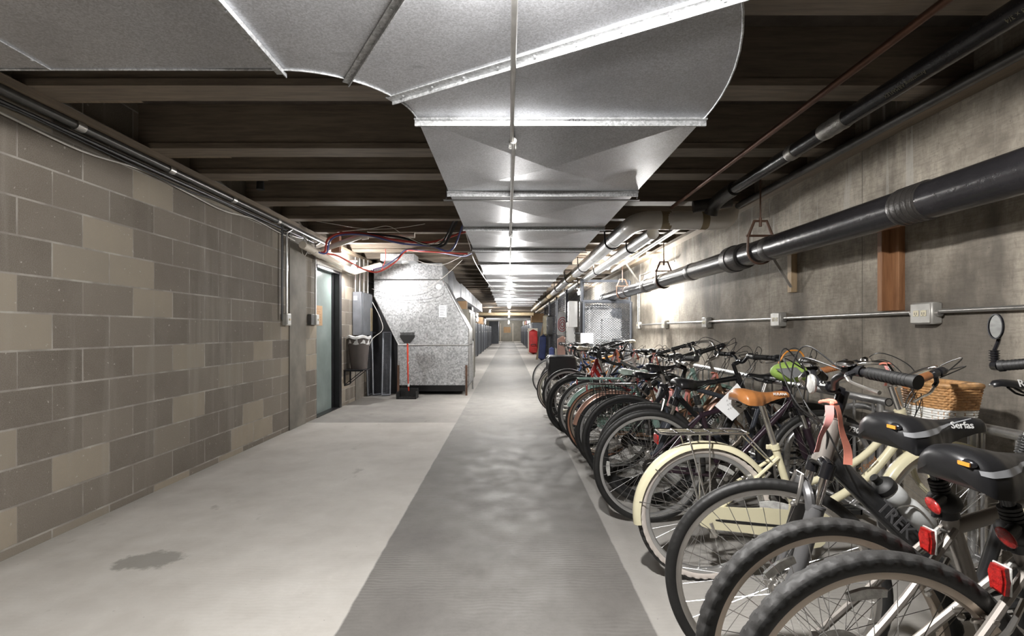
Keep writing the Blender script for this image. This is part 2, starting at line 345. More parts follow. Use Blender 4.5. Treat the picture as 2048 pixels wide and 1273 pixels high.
# ------------------------------------------------------------------ mesh builder
def frame_of(d):
    d = d.normalized(); up = Vector((0, 0, 1)) if abs(d.z) < .95 else Vector((1, 0, 0))
    a = d.cross(up).normalized(); b = a.cross(d).normalized()
    return a, b
def catmull(pts, n=6, closed=False):
    P = [Vector(p) for p in pts]; out = []; L = len(P)
    rng = range(L) if closed else range(L-1)
    for i in rng:
        p1, p2 = P[i], P[(i+1) % L]
        p0 = P[(i-1) % L] if closed or i > 0 else p1*2-p2
        p3 = P[(i+2) % L] if closed or i+2 < L else p2*2-p1
        for k in range(n):
            t = k/n
            out.append(.5*((2*p1)+(p2-p0)*t+(2*p0-5*p1+4*p2-p3)*t*t+(3*p1-p0-3*p2+p3)*t**3))
    if not closed: out.append(P[-1])
    return out
class MB:
    def __init__(s): s.v = []; s.f = []; s.mi = []
    def add(s, vs, fs, mi=0):
        o = len(s.v); s.v += [Vector(v) for v in vs]
        s.f += [[i+o for i in f] for f in fs]; s.mi += [mi]*len(fs); return s
    def xf(s, Mx):
        s.v = [Mx @ v for v in s.v]; return s
    def box(s, lo, hi, mi=0, rot=None, bev=0):
        x0, y0, z0 = lo; x1, y1, z1 = hi
        if x0 > x1: x0, x1 = x1, x0
        if y0 > y1: y0, y1 = y1, y0
        if z0 > z1: z0, z1 = z1, z0
        if bev:
            c = Vector(((x0+x1)/2, (y0+y1)/2, (z0+z1)/2)); h = ((x1-x0)/2, (y1-y0)/2, (z1-z0)/2)
            vs = []; idx = {}
            for sx in (-1, 1):
                for sy in (-1, 1):
                    for sz in (-1, 1):
                        for ax in range(3):
                            q = [sx*(h[0]-bev), sy*(h[1]-bev), sz*(h[2]-bev)]
                            q[ax] = (sx, sy, sz)[ax]*h[ax]
                            idx[(sx, sy, sz, ax)] = len(vs); vs.append(Vector(q))
            fs = []
            for ax in range(3):
                o = [a for a in range(3) if a != ax]
                for sg in (-1, 1):
                    ring = []
                    for a, b in ((-1, -1), (1, -1), (1, 1), (-1, 1)):
                        k = [0, 0, 0]; k[ax] = sg; k[o[0]] = a; k[o[1]] = b
                        ring.append(idx[(*k, ax)])
                    fs.append(ring if (sg > 0) == (ax != 1) else ring[::-1])
            for ax in range(3):
                o = [a for a in range(3) if a != ax]
                for a in (-1, 1):
                    for b in (-1, 1):
                        k0 = [0]*3; k1 = [0]*3
                        k0[ax] = -1; k1[ax] = 1
                        for k in (k0, k1): k[o[0]] = a; k[o[1]] = b
                        fs.append([idx[(*k0, o[0])], idx[(*k1, o[0])], idx[(*k1, o[1])], idx[(*k0, o[1])]])
            for sx in (-1, 1):
                for sy in (-1, 1):
                    for sz in (-1, 1): fs.append([idx[(sx, sy, sz, a)] for a in range(3)])
            vs = [v+c for v in vs]
        else:
            vs = [Vector((x, y, z)) for x in (x0, x1) for y in (y0, y1) for z in (z0, z1)]
            fs = [[0, 1, 3, 2], [4, 6, 7, 5], [0, 4, 5, 1], [2, 3, 7, 6], [0, 2, 6, 4], [1, 5, 7, 3]]
        if rot is not None:
            c = Vector(((x0+x1)/2, (y0+y1)/2, (z0+z1)/2)); vs = [c+rot @ (v-c) for v in vs]
        return s.add(vs, fs, mi)
    def tube(s, pts, r, seg=8, mi=0, closed=False, caps=True, smooth=0, sx=1.0):
        P = [Vector(p) for p in pts]
        if smooth: P = catmull(P, smooth, closed)
        n = len(P); R = r if isinstance(r, (list, tuple)) else None
        if R and len(R) != n:
            R = [R[min(len(R)-1, int(i/(n-1)*(len(R)-1)))] + ((R[min(len(R)-1, int(i/(n-1)*(len(R)-1))+1)]-R[min(len(R)-1, int(i/(n-1)*(len(R)-1)))])*((i/(n-1)*(len(R)-1)) % 1)) for i in range(n)]
        a = None; vs = []
        for i in range(n):
            if closed: d = P[(i+1) % n]-P[i-1]
            else: d = P[min(i+1, n-1)]-P[max(i-1, 0)]
            if d.length < 1e-9: d = Vector((0, 0, 1))
            d.normalize()
            if a is None: a, b = frame_of(d)
            else:
                a = a-d*a.dot(d)
                if a.length < 1e-6: a, b = frame_of(d)
                a.normalize(); b = d.cross(a)*-1
                b = a.cross(d)
            rr = R[i] if R else r
            for k in range(seg):
                t = 2*PI*k/seg; vs.append(P[i]+a*math.cos(t)*rr*sx+b*math.sin(t)*rr)
        fs = []
        for i in range(n if closed else n-1):
            j = (i+1) % n
            for k in range(seg):
                l = (k+1) % seg; fs.append([i*seg+k, i*seg+l, j*seg+l, j*seg+k])
        if caps and not closed:
            fs.append(list(range(seg))[::-1]); fs.append([(n-1)*seg+k for k in range(seg)])
        return s.add(vs, fs, mi)
    def lathe(s, prof, axis='z', seg=24, c=(0, 0, 0), mi=0, closed=False, mis=None, arc=(0, 2*PI)):
        # prof: (radius, height along the axis)
        vs = []; n = len(prof); full = abs(arc[1]-arc[0]-2*PI) < 1e-6; ns = seg if full else seg+1
        for i in range(ns):
            t = arc[0]+(arc[1]-arc[0])*i/seg; ct, st = math.cos(t), math.sin(t)
            for r, h in prof:
                p = (r*ct, r*st, h) if axis == 'z' else ((r*ct, h, r*st) if axis == 'y' else (h, r*ct, r*st))
                vs.append(Vector(p)+Vector(c))
        o = len(s.v); s.v += vs
        for i in range(seg):
            j = (i+1) % ns
            for k in range(n if closed else n-1):
                l = (k+1) % n
                s.f.append([o+i*n+k, o+i*n+l, o+j*n+l, o+j*n+k]); s.mi.append(mis[k] if mis else mi)
        return s
    def prism(s, poly, vec, mi=0):
        P = [Vector(p) for p in poly]; n = len(P); V = Vector(vec)
        fs = [list(range(n))[::-1], [n+i for i in range(n)]]+[[i, (i+1) % n, n+(i+1) % n, n+i] for i in range(n)]
        return s.add(P+[p+V for p in P], fs, mi)
    def cyl(s, a, b, r, seg=12, mi=0): return s.tube([a, b], r, seg, mi)
    def sphere(s, c, r, seg=12, mi=0, sc=(1, 1, 1)):
        pr = [(max(1e-5, math.sin(PI*i/(seg//2)))*r, -math.cos(PI*i/(seg//2))*r) for i in range(seg//2+1)]
        q = MB().lathe(pr, 'z', seg); q.v = [Vector((v.x*sc[0], v.y*sc[1], v.z*sc[2]))+Vector(c) for v in q.v]
        return s.add(q.v, q.f, mi)
    def mesh(s, name, mats, ang=.7):
        me = bpy.data.meshes.new(name); me.from_pydata([tuple(v) for v in s.v], [], s.f)
        if not isinstance(mats, (list, tuple)): mats = [mats]
        for m in mats: me.materials.append(M[m] if isinstance(m, str) else m)
        me.polygons.foreach_set('material_index', s.mi); me.polygons.foreach_set('use_smooth', [True]*len(s.f))
        import bmesh
        bm = bmesh.new(); bm.from_mesh(me); bmesh.ops.recalc_face_normals(bm, faces=bm.faces); bm.to_mesh(me); bm.free()
        me.set_sharp_from_angle(angle=ang); me.update()
        return me
    def build(s, name, mats, parent=None, **kw):
        return link(name, s.mesh(name, mats, kw.pop('ang', .7)), parent, **kw)
def link(name, me, parent=None, mat=None, label=None):
    o = bpy.data.objects.new(name, me); C.objects.link(o)
    if parent is not None: o.parent = parent
    if mat is not None: o.matrix_local = mat
    if label: o['label'] = label
    return o
def tag(o, label, cat, group=None, kind=None):
    o['label'] = label; o['category'] = cat
    if group: o['group'] = group
    if kind: o['kind'] = kind
    return o
def struct(o): o['kind'] = 'structure'; return o
def thing(name, label, cat, loc=(0, 0, 0), rz=0, group=None):
    o = bpy.data.objects.new(name, None); C.objects.link(o); o.location = loc; o.rotation_euler = (0, 0, rz)
    o.empty_display_size = .1
    return tag(o, label, cat, group)
def rel(mb, o):                     # builder made in world coordinates -> local to thing o
    Mx = Matrix.LocRotScale(o.location, o.rotation_euler, o.scale).inverted(); return mb.xf(Mx)
def text(name, s, size, mat, parent, Mx, extrude=.0004, shear=0, bold=0, align='CENTER'):
    cu = bpy.data.curves.new(name, 'FONT'); cu.body = s; cu.size = size; cu.extrude = extrude; cu.shear = shear
    cu.align_x = align; cu.align_y = 'CENTER'; cu.offset = bold; cu.resolution_u = 2
    t = bpy.data.objects.new(name, cu); C.objects.link(t)
    me = bpy.data.meshes.new_from_object(t.evaluated_get(bpy.context.evaluated_depsgraph_get()))
    me = me.copy() if me.users else me
    bpy.data.objects.remove(t); bpy.data.curves.remove(cu)
    me.materials.clear(); me.materials.append(M[mat]); me.name = name
    return link(name, me, parent, mat=Mx)
def basis(o, x, z):                 # matrix whose local x runs along x and local z (text normal) along z
    x = Vector(x).normalized(); z = Vector(z).normalized(); y = z.cross(x).normalized(); x = y.cross(z)
    return Matrix(((x.x, y.x, z.x, o[0]), (x.y, y.y, z.y, o[1]), (x.z, y.z, z.z, o[2]), (0, 0, 0, 1)))
# ------------------------------------------------------------------ the room
XL, XR, YB, YE, HB, HD = -2.583, 2.42, -8.0, 56.0, 2.446, 2.76
struct(MB().box((XL-.4, YB-.2, -.1), (XR+.4, YE+.2, 0)).build('floor', 'floor'))
struct(MB().box((XL-.4, YB-.2, HD), (XR+.4, YE+.2, HD+.1)).build('ceiling', 'deck'))
wl = MB().box((XL-.2, YB, 0), (XL, 6.73, HD)).box((XL-.2, 7.66, 0), (XL, YE, HD)).box((XL-.2, 6.73, 2.09), (XL, 7.66, HD))
struct(wl.build('wall_left', 'block'))
struct(MB().box((XR, YB, 0), (XR+.2, YE, HD)).build('wall_right', 'wall'))
struct(MB().box((XL-.2, YB-.2, 0), (XR+.2, YB, HD)).build('wall_behind_camera', 'block'))
struct(MB().box((XL-.2, YE, 0), (XR+.2, YE+.2, HD)).build('wall_far_end', 'cabinet_tan'))
struct(MB().box((XL, 5.88, 0), (XL+.012, 6.35, HB)).build('trim_pilaster', 'pilaster'))
struct(MB().box((XL, 8.42, 0), (XL+.012, 8.75, HB)).build('trim_second_pilaster', 'pilaster'))
# sill plates that carry the beams
struct(MB().box((XL, YB, HB-.04), (XL+.09, YE, HB)).build('trim_left_sill', 'sill'))
struct(MB().box((XR-.13, YB, HB-.04), (XR, YE, HB)).build('trim_right_sill', 'sill'))
beams = [-7.6, -6.8, -6, -5.2, -4.4, -3.6, -2.8, -2.0, -1.2, -.4, .35, 1.1, 1.85, 2.60, 3.49, 4.05, 4.92, 5.68]
y = 6.45
while y < YE-.5: beams.append(y); y += .78
for i, yb in enumerate(beams):
    wdt = .15 if yb < 5.5 else .09
    mb = MB().box((XL, yb, HB+.037), (XR, yb+wdt, HD-.002))
    # bottom flange strip, a little wider than the web
    mb.box((XL+.02, yb-.012, HB), (XR-.02, yb+wdt+.012, HB+.038))
    struct(mb.build('trim_ceiling_beam_%d' % (i+1), 'beam'))
# triangular plywood gussets where the beams meet the left wall
for i, yb in enumerate((2.75, 3.64, 4.2, 5.07, 5.77)):
    struct(MB().prism([(XL+.09, yb+.01, HB+.002), (XL+.55, yb+.01, HB+.002), (XL+.09, yb+.01, HD-.02)], (0, .03, 0)).build('trim_gusset_%d' % (i+1), 'sill'))

# ---- door in the left wall
d = MB().box((XL-.13, 6.76, .01), (XL-.09, 7.60, 2.03)).build('door_1', 'doorglass'); struct(d)
fr = MB()
fr.box((XL-.19, 7.60, 0), (XL+.015, 7.70, 2.12)); fr.box((XL-.10, 7.545, 0), (XL-.075, 7.60, 2.06))
fr.box((XL-.19, 6.70, 0), (XL-.01, 6.75, 2.12)); fr.box((XL-.19, 6.73, 2.035), (XL+.01, 7.66, 2.075))
fr.box((XL-.19, 6.73, 0), (XL+.01, 7.66, .012))
fr.build('door_frame', 'black_paint', d)
MB().box((XL-.17, 6.70, 2.075), (XL+.018, 7.70, 2.14)).build('door_lintel', 'white', d)
cb = MB().box((XL-.089, 6.80, 1.25), (XL-.086, 7.17, 1.53)).build('cardboard_notice', 'cardboard', d, label='brown cardboard notice taped on the door')
mk = MB()
for r_ in range(6):
    for k in range(8):
        if random.random() < .8:
            mk.box((XL-.0858, 6.84+k*.036, 1.29+r_*.037), (XL-.0855, 6.84+k*.036+random.uniform(.012, .028), 1.30+r_*.037))
mk.build('handwriting', 'stud', cb)
MB().box((XL-.089, 6.755, .9), (XL-.084, 6.8, 1.1)).build('strike_plate', 'chrome', d)

# ---- far end: door with a cardboard sheet, dark jambs
d2 = struct(MB().box((-.95, YE-.05, 0), (.45, YE-.01, 1.95)).build('door_2', 'cabinet_tan'))
MB().box((-.95, YE-.09, 0), (-.86, YE-.05, 2.0)).box((.45, YE-.09, 0), (.53, YE-.05, 2.0)).build('door_frame', 'pvc', d2)
MB().box((-.55, YE-.056, .95), (.25, YE-.05, 1.6)).build('cardboard_sheet', 'cardboard', d2)

# ------------------------------------------------------------------ main duct with elbow
DZ = CAMH+1.0                                       # underside
duct = thing('air_duct', 'large galvanised air duct curving overhead and running down the corridor', 'duct', (.25, 2.36, DZ))
CX, CY, RI, RO = -.88, 2.36, .45, 1.80
DX0, DX1, DTOP = CX+RI, CX+RO, DZ+.262
arc_i = [(CX+RI*math.cos(-t), CY+RI*math.sin(-t)) for t in [PI/2*k/16 for k in range(17)]]
arc_o = [(CX+RO*math.cos(-t), CY+RO*math.sin(-t)) for t in [PI/2*k/24 for k in range(25)]]
# elbow (quarter turn)
seams = [2.36]; 
while seams[-1] < 19.5: seams.append(seams[-1]+1.24)
poly = [(x, y, DZ) for x, y in arc_o]+[(x, y, DZ) for x, y in arc_i[::-1]]
rel(MB().prism(poly, (0, 0, DTOP-DZ)), duct).build('duct_elbow', 'galv', duct)
rel(MB().box((XL-.02+.02, CY-RO, DZ), (CX, CY-RI, DTOP)), duct).build('duct_branch', 'galv', duct)
rel(MB().box((XL, CY-RI-.003, DZ-.003), (CX+.25, CY-RI+.002, DZ+.02)), duct)
# straight sections: bottom panels are cross-broken (a shallow pyramid folded along both diagonals)
for a, b_ in zip(seams, seams[1:]):
    mb = MB(); y0, y1 = a, b_
    cx, cy = (DX0+DX1)/2, (y0+y1)/2
    mb.add([(DX0, y0, DZ), (DX1, y0, DZ), (DX1, y1, DZ), (DX0, y1, DZ), (cx, cy, DZ-.032)], [[1, 0, 4], [2, 1, 4], [3, 2, 4], [0, 3, 4]])
    mb.add([(DX0, y0, DZ), (DX1, y0, DZ), (DX1, y1, DZ), (DX0, y1, DZ), (DX0, y0, DTOP), (DX1, y0, DTOP), (DX1, y1, DTOP), (DX0, y1, DTOP)],
           [[0, 3, 7, 4], [1, 5, 6, 2], [4, 5, 6, 7]])
    rel(mb, duct).build('duct_section', 'galv', duct, ang=.005)
for i, ys in enumerate(seams):
    mb = MB().box((DX0-.012, ys-.022, DZ-.010), (DX1+.012, ys+.022, DZ+.001)).box((DX0-.012, ys-.005, DZ-.034), (DX1+.012, ys+.005, DZ-.009))
    mb.box((DX0-.012, ys-.022, DZ), (DX0-.001, ys+.022, DTOP)).box((DX1+.001, ys-.022, DZ), (DX1+.012, ys+.022, DTOP))
    rel(mb, duct).build('duct_seam_flange', 'galv_strip', duct)
def seam_line(a, b_, wd, up=.018):
    a = Vector(a); b_ = Vector(b_); d_ = (b_-a).normalized(); n_ = Vector((-d_.y, d_.x, 0))
    mb = MB().prism([a-n_*wd, a+n_*wd, b_+n_*wd, b_-n_*wd], (0, 0, -.005))
    mb.prism([a+n_*wd*.9, a+n_*(wd*.9+.004), b_+n_*(wd*.9+.004), b_+n_*wd*.9], (0, 0, -up))
    for k in range(9):
        p = a.lerp(b_, (k+.5)/9); mb.sphere(p+Vector((0, 0, -.006)), .006, 8, sc=(1, 1, .5))
    return rel(mb, duct).build('duct_seam_flange', 'galv_strip', duct)
for ang, wd in ((-29.5, .022), (-57.5, .012), (-90, .018)):
    c_, s_ = math.cos(math.radians(ang)), math.sin(math.radians(ang))
    seam_line((CX+(RI-.03)*c_, CY+(RI-.03)*s_, DZ-.0005), (CX+(RO+.02)*c_, CY+(RO+.02)*s_, DZ-.0005), wd)
for xs in (-1.75,):
    seam_line((xs, CY-RO, DZ-.0005), (xs, CY-RI, DZ-.0005), .004, .002)
rim = MB().tube([(x, y, DZ-.002) for x, y in arc_i], .004, 6).tube([(x, y, DZ-.002) for x, y in arc_o], .004, 6)
rim.tube([(XL, CY-RI, DZ-.002), (CX, CY-RI, DZ-.002)], .004, 6)
rel(rim, duct).build('duct_rolled_edge', 'galv_strip', duct)
text('duct_stencil', 'COLF', .035, 'ink', duct, Matrix.Translation(-Vector(duct.location)) @ basis((.32, 2.345, DZ-.0108), (-1, 0, 0), (0, 0, -1)))
# threaded rod hangers of the duct
for ys in (3.6, 6.08, 8.56, 11.04, 13.5, 16, 18.5):
    hm = MB()
    for x_ in (DX0-.03, DX1+.03): hm.cyl((x_, ys+.1, DZ-.02), (x_, ys+.1, HB), .005, 6)
    hm.box((DX0-.05, ys+.085, DZ-.036), (DX1+.05, ys+.115, DZ-.03))
    rel(hm, duct).build('duct_hanger', 'conduit_dark', duct)

# conduit under the duct and its bare bulbs
CXX, CZ = .022, DZ-.045
cdt = thing('lighting_conduit', 'thin steel conduit under the duct linking the bare bulbs', 'conduit', (CXX, 8, CZ))
ys = [-.3, 2.55, 5.0, 7.9, 11, 14, 17, 20]
for a, b_ in zip(ys, ys[1:]):
    rel(MB().tube([(CXX+.004*math.sin(a*3), a, CZ), (CXX+.006*math.sin(b_*2), b_, CZ)], .0105, 8), cdt).build('conduit_length', 'conduit', cdt)
for a in ys[1:-1]:
    rel(MB().cyl((CXX+.003, a-.04, CZ), (CXX+.003, a+.04, CZ), .0165, 10).box((CXX-.02, a+.05, CZ-.004), (CXX+.02, a+.07, CZ+.04)), cdt).build('conduit_coupling', 'conduit', cdt)
def bulb(pos, label, mat='bulb', up=True, group='bare bulbs along the corridor'):
    x, y, z = pos
    t = thing('light_bulb', label, 'lamp', (x, y, z+.12), group=group)
    MB().lathe([(.001, 0), (.055, 0), (.055, -.012), (.030, -.022), (.024, -.06), (.0, -.06)], 'z', 20).build('lamp_holder', 'white', t)
    MB().lathe([(.012, -.058), (.018, -.075), (.036, -.10), (.045, -.128), (.040, -.155), (.024, -.172), (.001, -.178)], 'z', 20).build('bulb_glass', mat, t)
    return t
names = ['bare bulb nearest the camera, under the duct elbow', 'brightest bare bulb under the duct, first one down the corridor',
         'second bare bulb down the corridor under the duct', 'third bare bulb down the corridor, near the end of the duct',
         'fourth bare bulb down the corridor, past the crossing pipe', 'fifth bare bulb, far down the corridor', 'sixth bare bulb, near the far end of the corridor',
         'last bare bulb, in front of the far end wall']
for i, yb in enumerate((1.2, 8.1, 15.4, 23.0, 30.6, 38, 45.6, 53.2)):
    zz = 2.02 if yb < 20 else 1.99
    if yb == 1.2: zz = 2.185
    bulb((CXX, yb, zz-.09 if yb < 20 else zz), names[i], 'bulb' if i == 0 else 'bulb_far')
    if i == 0:
        nb = [o for o in C.objects if o.name.startswith('light_bulb')][-1]; nb.rotation_euler.x = PI/2; nb.location = (CXX, 1.05, 2.122)
bulb((-2.36, 7.62, 2.13), 'bare bulb on the left wall beside the door', 'bulb_door', group=None)
bulb((2.225, 7.9, 1.91), 'bare bulb on the right wall hidden behind the black drain pipe', 'bulb_wall', group=None)
bulb((1.72, 8.7, 2.30), 'bare bulb behind the white pipes on the right', 'bulb_pipe', group=None)
bulb((1.9, 13.5, 2.2), 'bare bulb above the storage cages', 'bulb_pipe', group=None)
bulb((-1.0, 27, 2.2), 'bare bulb above the left row of lockers', 'bulb_door', group=None)

# ------------------------------------------------------------------ left wall services
def run(name, label, cat, pts, r, mat, smooth=0, seg=8, group=None):
    o = MB().tube(pts, r, seg, smooth=smooth).build(name, mat); return tag(o, label, cat, group)
c = thing('wall_conduit', 'thick dark conduit along the top of the block wall', 'conduit', (XL+.05, 2, 2.39))
rel(MB().tube([(XL+.045, -2, 2.385), (XL+.045, 7.0, 2.385)], .026, 12), c).build('conduit_tube', 'conduit_dark', c)
for yy in (2.95, 3.75, 4.6, 5.5): rel(MB().cyl((XL+.045, yy-.03, 2.385), (XL+.045, yy+.03, 2.385), .032, 12), c).build('conduit_coupling', 'conduit', c)
run('wall_conduit', 'slim bright conduit just above the thick dark one on the block wall', 'conduit', [(XL+.075, -2, 2.425), (XL+.075, 6.9, 2.425)], .012, 'conduit')
run('wall_conduit', 'slim black conduit just under the thick one on the block wall', 'conduit', [(XL+.02, -2, 2.335), (XL+.02, 6.6, 2.335)], .013, 'cable_black')
pts = [(XL+.02, -1+k*.5, 2.30-.022*((k*7) % 3)) for k in range(15)]
run('wall_cable', 'sagging white cable clipped below the conduits on the block wall', 'cable', pts, .006, 'cable_white', 5, 6)
pts = [(XL+.03, -1+k*.45, 2.32-.02*((k*5) % 4)/2) for k in range(17)]
run('wall_cable', 'loose black cable winding between the conduits on the block wall', 'cable', pts, .007, 'cable_black', 5, 6)
for yy in (2.9, 4.0, 5.0):
    pass
def switch(yc, zc, label, ztop, twin=False, mat='conduit'):
    t = thing('switch_box', label, 'switch box', (XL, yc, zc))
    MB().box((0, -.06, -.07), (.055, .06, .07), bev=.006).build('box_body', 'box', t)
    MB().box((.055, -.045, -.055), (.06, .045, .055), bev=.002).build('cover_plate', 'white', t)
    MB().box((.06, -.008, -.012), (.072, .008, .012)).build('switch_lever', 'ivory', t)
    if twin:
        MB().box((0, -.2, -.07), (.05, -.075, .07), bev=.006).build('second_box', 'conduit_dark', t)
    MB().tube([(.028, 0, .07), (.028, 0, ztop-zc-.12), (.03, .01, ztop-zc-.05), (.05, .08, ztop-zc)], .013, 10, smooth=4).build('conduit_riser', mat, t)
    return t
switch(5.76, 1.305, 'grey switch box with conduit on the block wall left of the pilaster', 2.36)
switch(6.62, 1.32, 'switch box with conduit on the block strip left of the door', 2.36, True)
run('wall_conduit', 'black conduit beside the switch box left of the pilaster', 'conduit', [(XL+.03, 5.64, 1.3), (XL+.03, 5.64, 2.36)], .012, 'cable_black')
run('drain_pipe', 'black angled pipe between the beams above the block wall', 'pipe', [(XL+.35, 4.5, HB+.0), (XL+.35, 4.5, HB+.13), (XL+.5, 4.5, HB+.15), (-.5, 4.5, HB+.15)], .035, 'black', 0, 10)

# bin on its wall shelf
t = thing('wall_shelf', 'small black bracket shelf on the block wall under the bin', 'shelf', (XL, 8.0, .565))
MB().box((0, -.18, -.012), (.34, .18, .0)).build('shelf_board', 'black_paint', t)
bk = MB()
for s_ in (-.14, .14): bk.box((0, s_-.012, -.25), (.02, s_+.012, -.012)).box((.0, s_-.012, -.03), (.3, s_+.012, -.012)).tube([(.01, s_, -.24), (.27, s_, -.03)], .007, 6)
bk.box((0, -.14, -.26), (.012, .14, -.24)); bk.build('shelf_bracket', 'black_paint', t)
t = thing('waste_bin', 'brown-grey waste bin with white liner on the wall shelf', 'bin', (XL+.19, 8.0, .566))
b0 = [(.0, .0), (.125, 0), (.128, .01), (.172, .50), (.18, .50), (.18, .515), (.166, .515), (.12, .02), (0, .02)]
q = MB().lathe(b0, 'z', 32); q.build('bin_body', 'bin', t)
lp = MB()
prof = [(.165, .40), (.168, .515), (.176, .528), (.187, .52), (.186, .485)]
lp.lathe(prof, 'z', 40)
for i, v in enumerate(lp.v):
    a_ = math.atan2(v.y, v.x); k = 1+.018*math.sin(a_*9+v.z*40); v.x *= k; v.y *= k; v.z += .012*math.sin(a_*5)
lp.build('bin_liner', 'bag', t)

# electrical panel
t = thing('electrical_panel', 'tall grey electrical panel at the corner beyond the door', 'electrical panel', (XL, 8.6, 1.1))
MB().box((.013, -.36, 0), (.16, .30, .72), bev=.006).build('panel_body', 'grey_paint', t)
MB().box((.16, -.30, .03), (.168, .24, .69), bev=.003).build('panel_door', 'grey_paint', t)
MB().box((.16, .15, .07), (.178, .19, .47)).box((.16, .21, .07), (.178, .25, .47)).build('brass_strip', 'tape_brown', t)
MB().box((.03, -.362, .58), (.09, -.36, .65)).build('warning_sticker', 'paper', t)
for k in range(4):
    run('conduit_riser', ('leftmost', 'second', 'third', 'rightmost')[k]+' of the four conduits rising from the electrical panel', 'conduit', [(XL+.04+.032*k, 8.3+.13*k, 1.815), (XL+.04+.032*k, 8.3+.13*k, 2.40)], .013, 'conduit', 0, 8, 'conduits above the electrical panel')

# ------------------------------------------------------------------ ceiling pipes and cables above the door
run('drain_pipe', 'beige plastic pipe running across under the beams above the door', 'pipe', [(-1.2, 6.4, 2.40), (-1.85, 6.4, 2.40), (-2.48, 6.5, 2.21)], .034, 'pvc', 0, 14)
run('drain_pipe', 'beige plastic pipe sloping along the wall above the bulb', 'pipe', [(-2.43, 5.9, 2.19), (-2.45, 7.9, 2.10), (-2.13, 8.3, 2.27)], .045, 'pvc', 0, 14)
for (p, q_, l) in (((-1.88, 6.39, 2.39), (-1.80, 6.4, 2.40), 'pipe collar at the bend of the beige pipe above the door'), ((-2.44, 6.3, 2.175), (-2.445, 6.5, 2.165), 'pipe collar on the sloping beige pipe above the door')):
    tag(MB().cyl(p, q_, .052, 14).build('pipe_collar', 'pvc'), l, 'pipe collar')
run('duct_tube', 'white corrugated ring at the end of the duct stub above the plenum', 'pipe', [(-1.73, 8.35, 2.40), (-1.70, 8.35, 2.32)], .075, 'white', 0, 18)
tag(MB().box((-2.35, 6.62, 2.22), (-2.24, 6.7, 2.44)).build('pipe_sleeve', 'tanwall'), 'reddish brown block between the pipes above the door', 'block')
stub = tag(MB().box((-2.1, 8.2, 2.33), (-1.55, 8.6, 2.44)).build('duct_stub', 'galv_strip'), 'bright sheet-metal duct stub under the beams above the plenum', 'duct')
def cb_(label, mat, pts, r=.008, name='cable'): return run(name, label, 'cable', [at(*p) for p in pts], r, mat, 6, 6)
cb_('thick red cable looping under the beams above the door', 'cable_red', [(618, 497, 6.3), (648, 505, 6.4), (655, 480, 6.4), (680, 467, 6.4), (730, 468, 6.3), (790, 480, 6.2), (860, 485, 6.1), (932, 463, 6.0)], .014)
cb_('blue cable looping beside the red one above the door', 'cable_blue', [(622, 500, 6.25), (652, 507, 6.35), (660, 482, 6.35), (684, 470, 6.35), (735, 471, 6.25), (800, 487, 6.15), (860, 492, 6.1), (902, 501, 6.0), (926, 450, 5.9)], .011)
cb_('red cable drooping from the beige pipe towards the bulb', 'cable_red', [(650, 507, 6.5), (675, 512, 6.8), (700, 525, 7.2), (730, 540, 7.5), (757, 544, 7.6), (790, 525, 7.7), (812, 503, 7.9), (840, 503, 7.7), (935, 508, 7.4)], .012)
cb_('blue cable hanging in a bow below the white ring', 'cable_blue', [(745, 540, 7.6), (770, 532, 7.7), (797, 514, 7.8), (815, 500, 8.0), (880, 506, 7.7), (925, 513, 7.4), (945, 507, 7.2)], .009)
cb_('black cable bundle sagging from the duct above the plenum', 'cable_black', [(735, 468, 6.3), (800, 475, 6.2), (850, 489, 6.1), (885, 492, 6.0), (900, 470, 5.9), (922, 425, 5.8)], .016)
cb_('black cable hanging beside the bundle next to the duct edge', 'cable_black', [(860, 492, 6.0), (882, 488, 5.95), (898, 462, 5.9), (917, 420, 5.8)], .012)
cb_('thin white cable strung from the wall across the beams', 'cable_white', [(600, 437, 6.0), (665, 448, 6.1), (730, 458, 6.2), (790, 457, 6.2), (850, 448, 6.1)], .004)
cb_('thin white cable arching between beams above the beige pipe', 'cable_white', [(685, 463, 6.1), (740, 458, 6.0), (778, 453, 6.0), (815, 475, 6.0), (860, 490, 6.0), (900, 465, 5.9), (915, 435, 5.9)], .004)
cb_('white wire coil hanging from the conduits left of the door', 'cable_white', [(603, 470, 6.1), (618, 490, 6.1), (610, 512, 6.1), (604, 500, 6.1), (612, 475, 6.1), (622, 495, 6.1), (616, 508, 6.1)], .004)
cb_('second white wire hanging from the conduits left of the door', 'cable_white', [(606, 468, 6.15), (613, 495, 6.15), (619, 508, 6.15), (633, 505, 6.15)], .004)
cb_('white wire draped across the top of the plenum', 'cable_white', [(815, 512, 8.4), (850, 527, 8.5), (885, 530, 8.6), (920, 515, 8.4), (950, 500, 8.2)], .005)
cb_('grey wire draped across the face of the plenum', 'cable_white', [(744, 578, 8.97), (790, 588, 8.97), (840, 583, 8.97), (885, 556, 8.97), (925, 520, 8.6)], .004)
cb_('second grey wire hanging lower across the plenum', 'cable_black', [(747, 590, 8.97), (790, 600, 8.97), (840, 600, 8.97), (885, 590, 8.97), (888, 560, 8.97)], .003)
cb_('white cable hanging down beside the mesh panels', 'cable_white', [(745, 605, 8.5), (760, 635, 8.5), (765, 660, 8.5), (745, 678, 8.5), (733, 705, 8.5)], .005)
cb_('white cable dangling along the left edge of the duct', 'cable_white', [(930, 460, 6.2), (942, 500, 6.8), (950, 525, 7.2), (975, 565, 9.0), (990, 580, 12)], .005)
cb_('orange cable dropping from the beams to the bow below', 'cable_red', [(771, 498, 7.8), (771, 518, 7.8), (764, 540, 7.7)], .006)

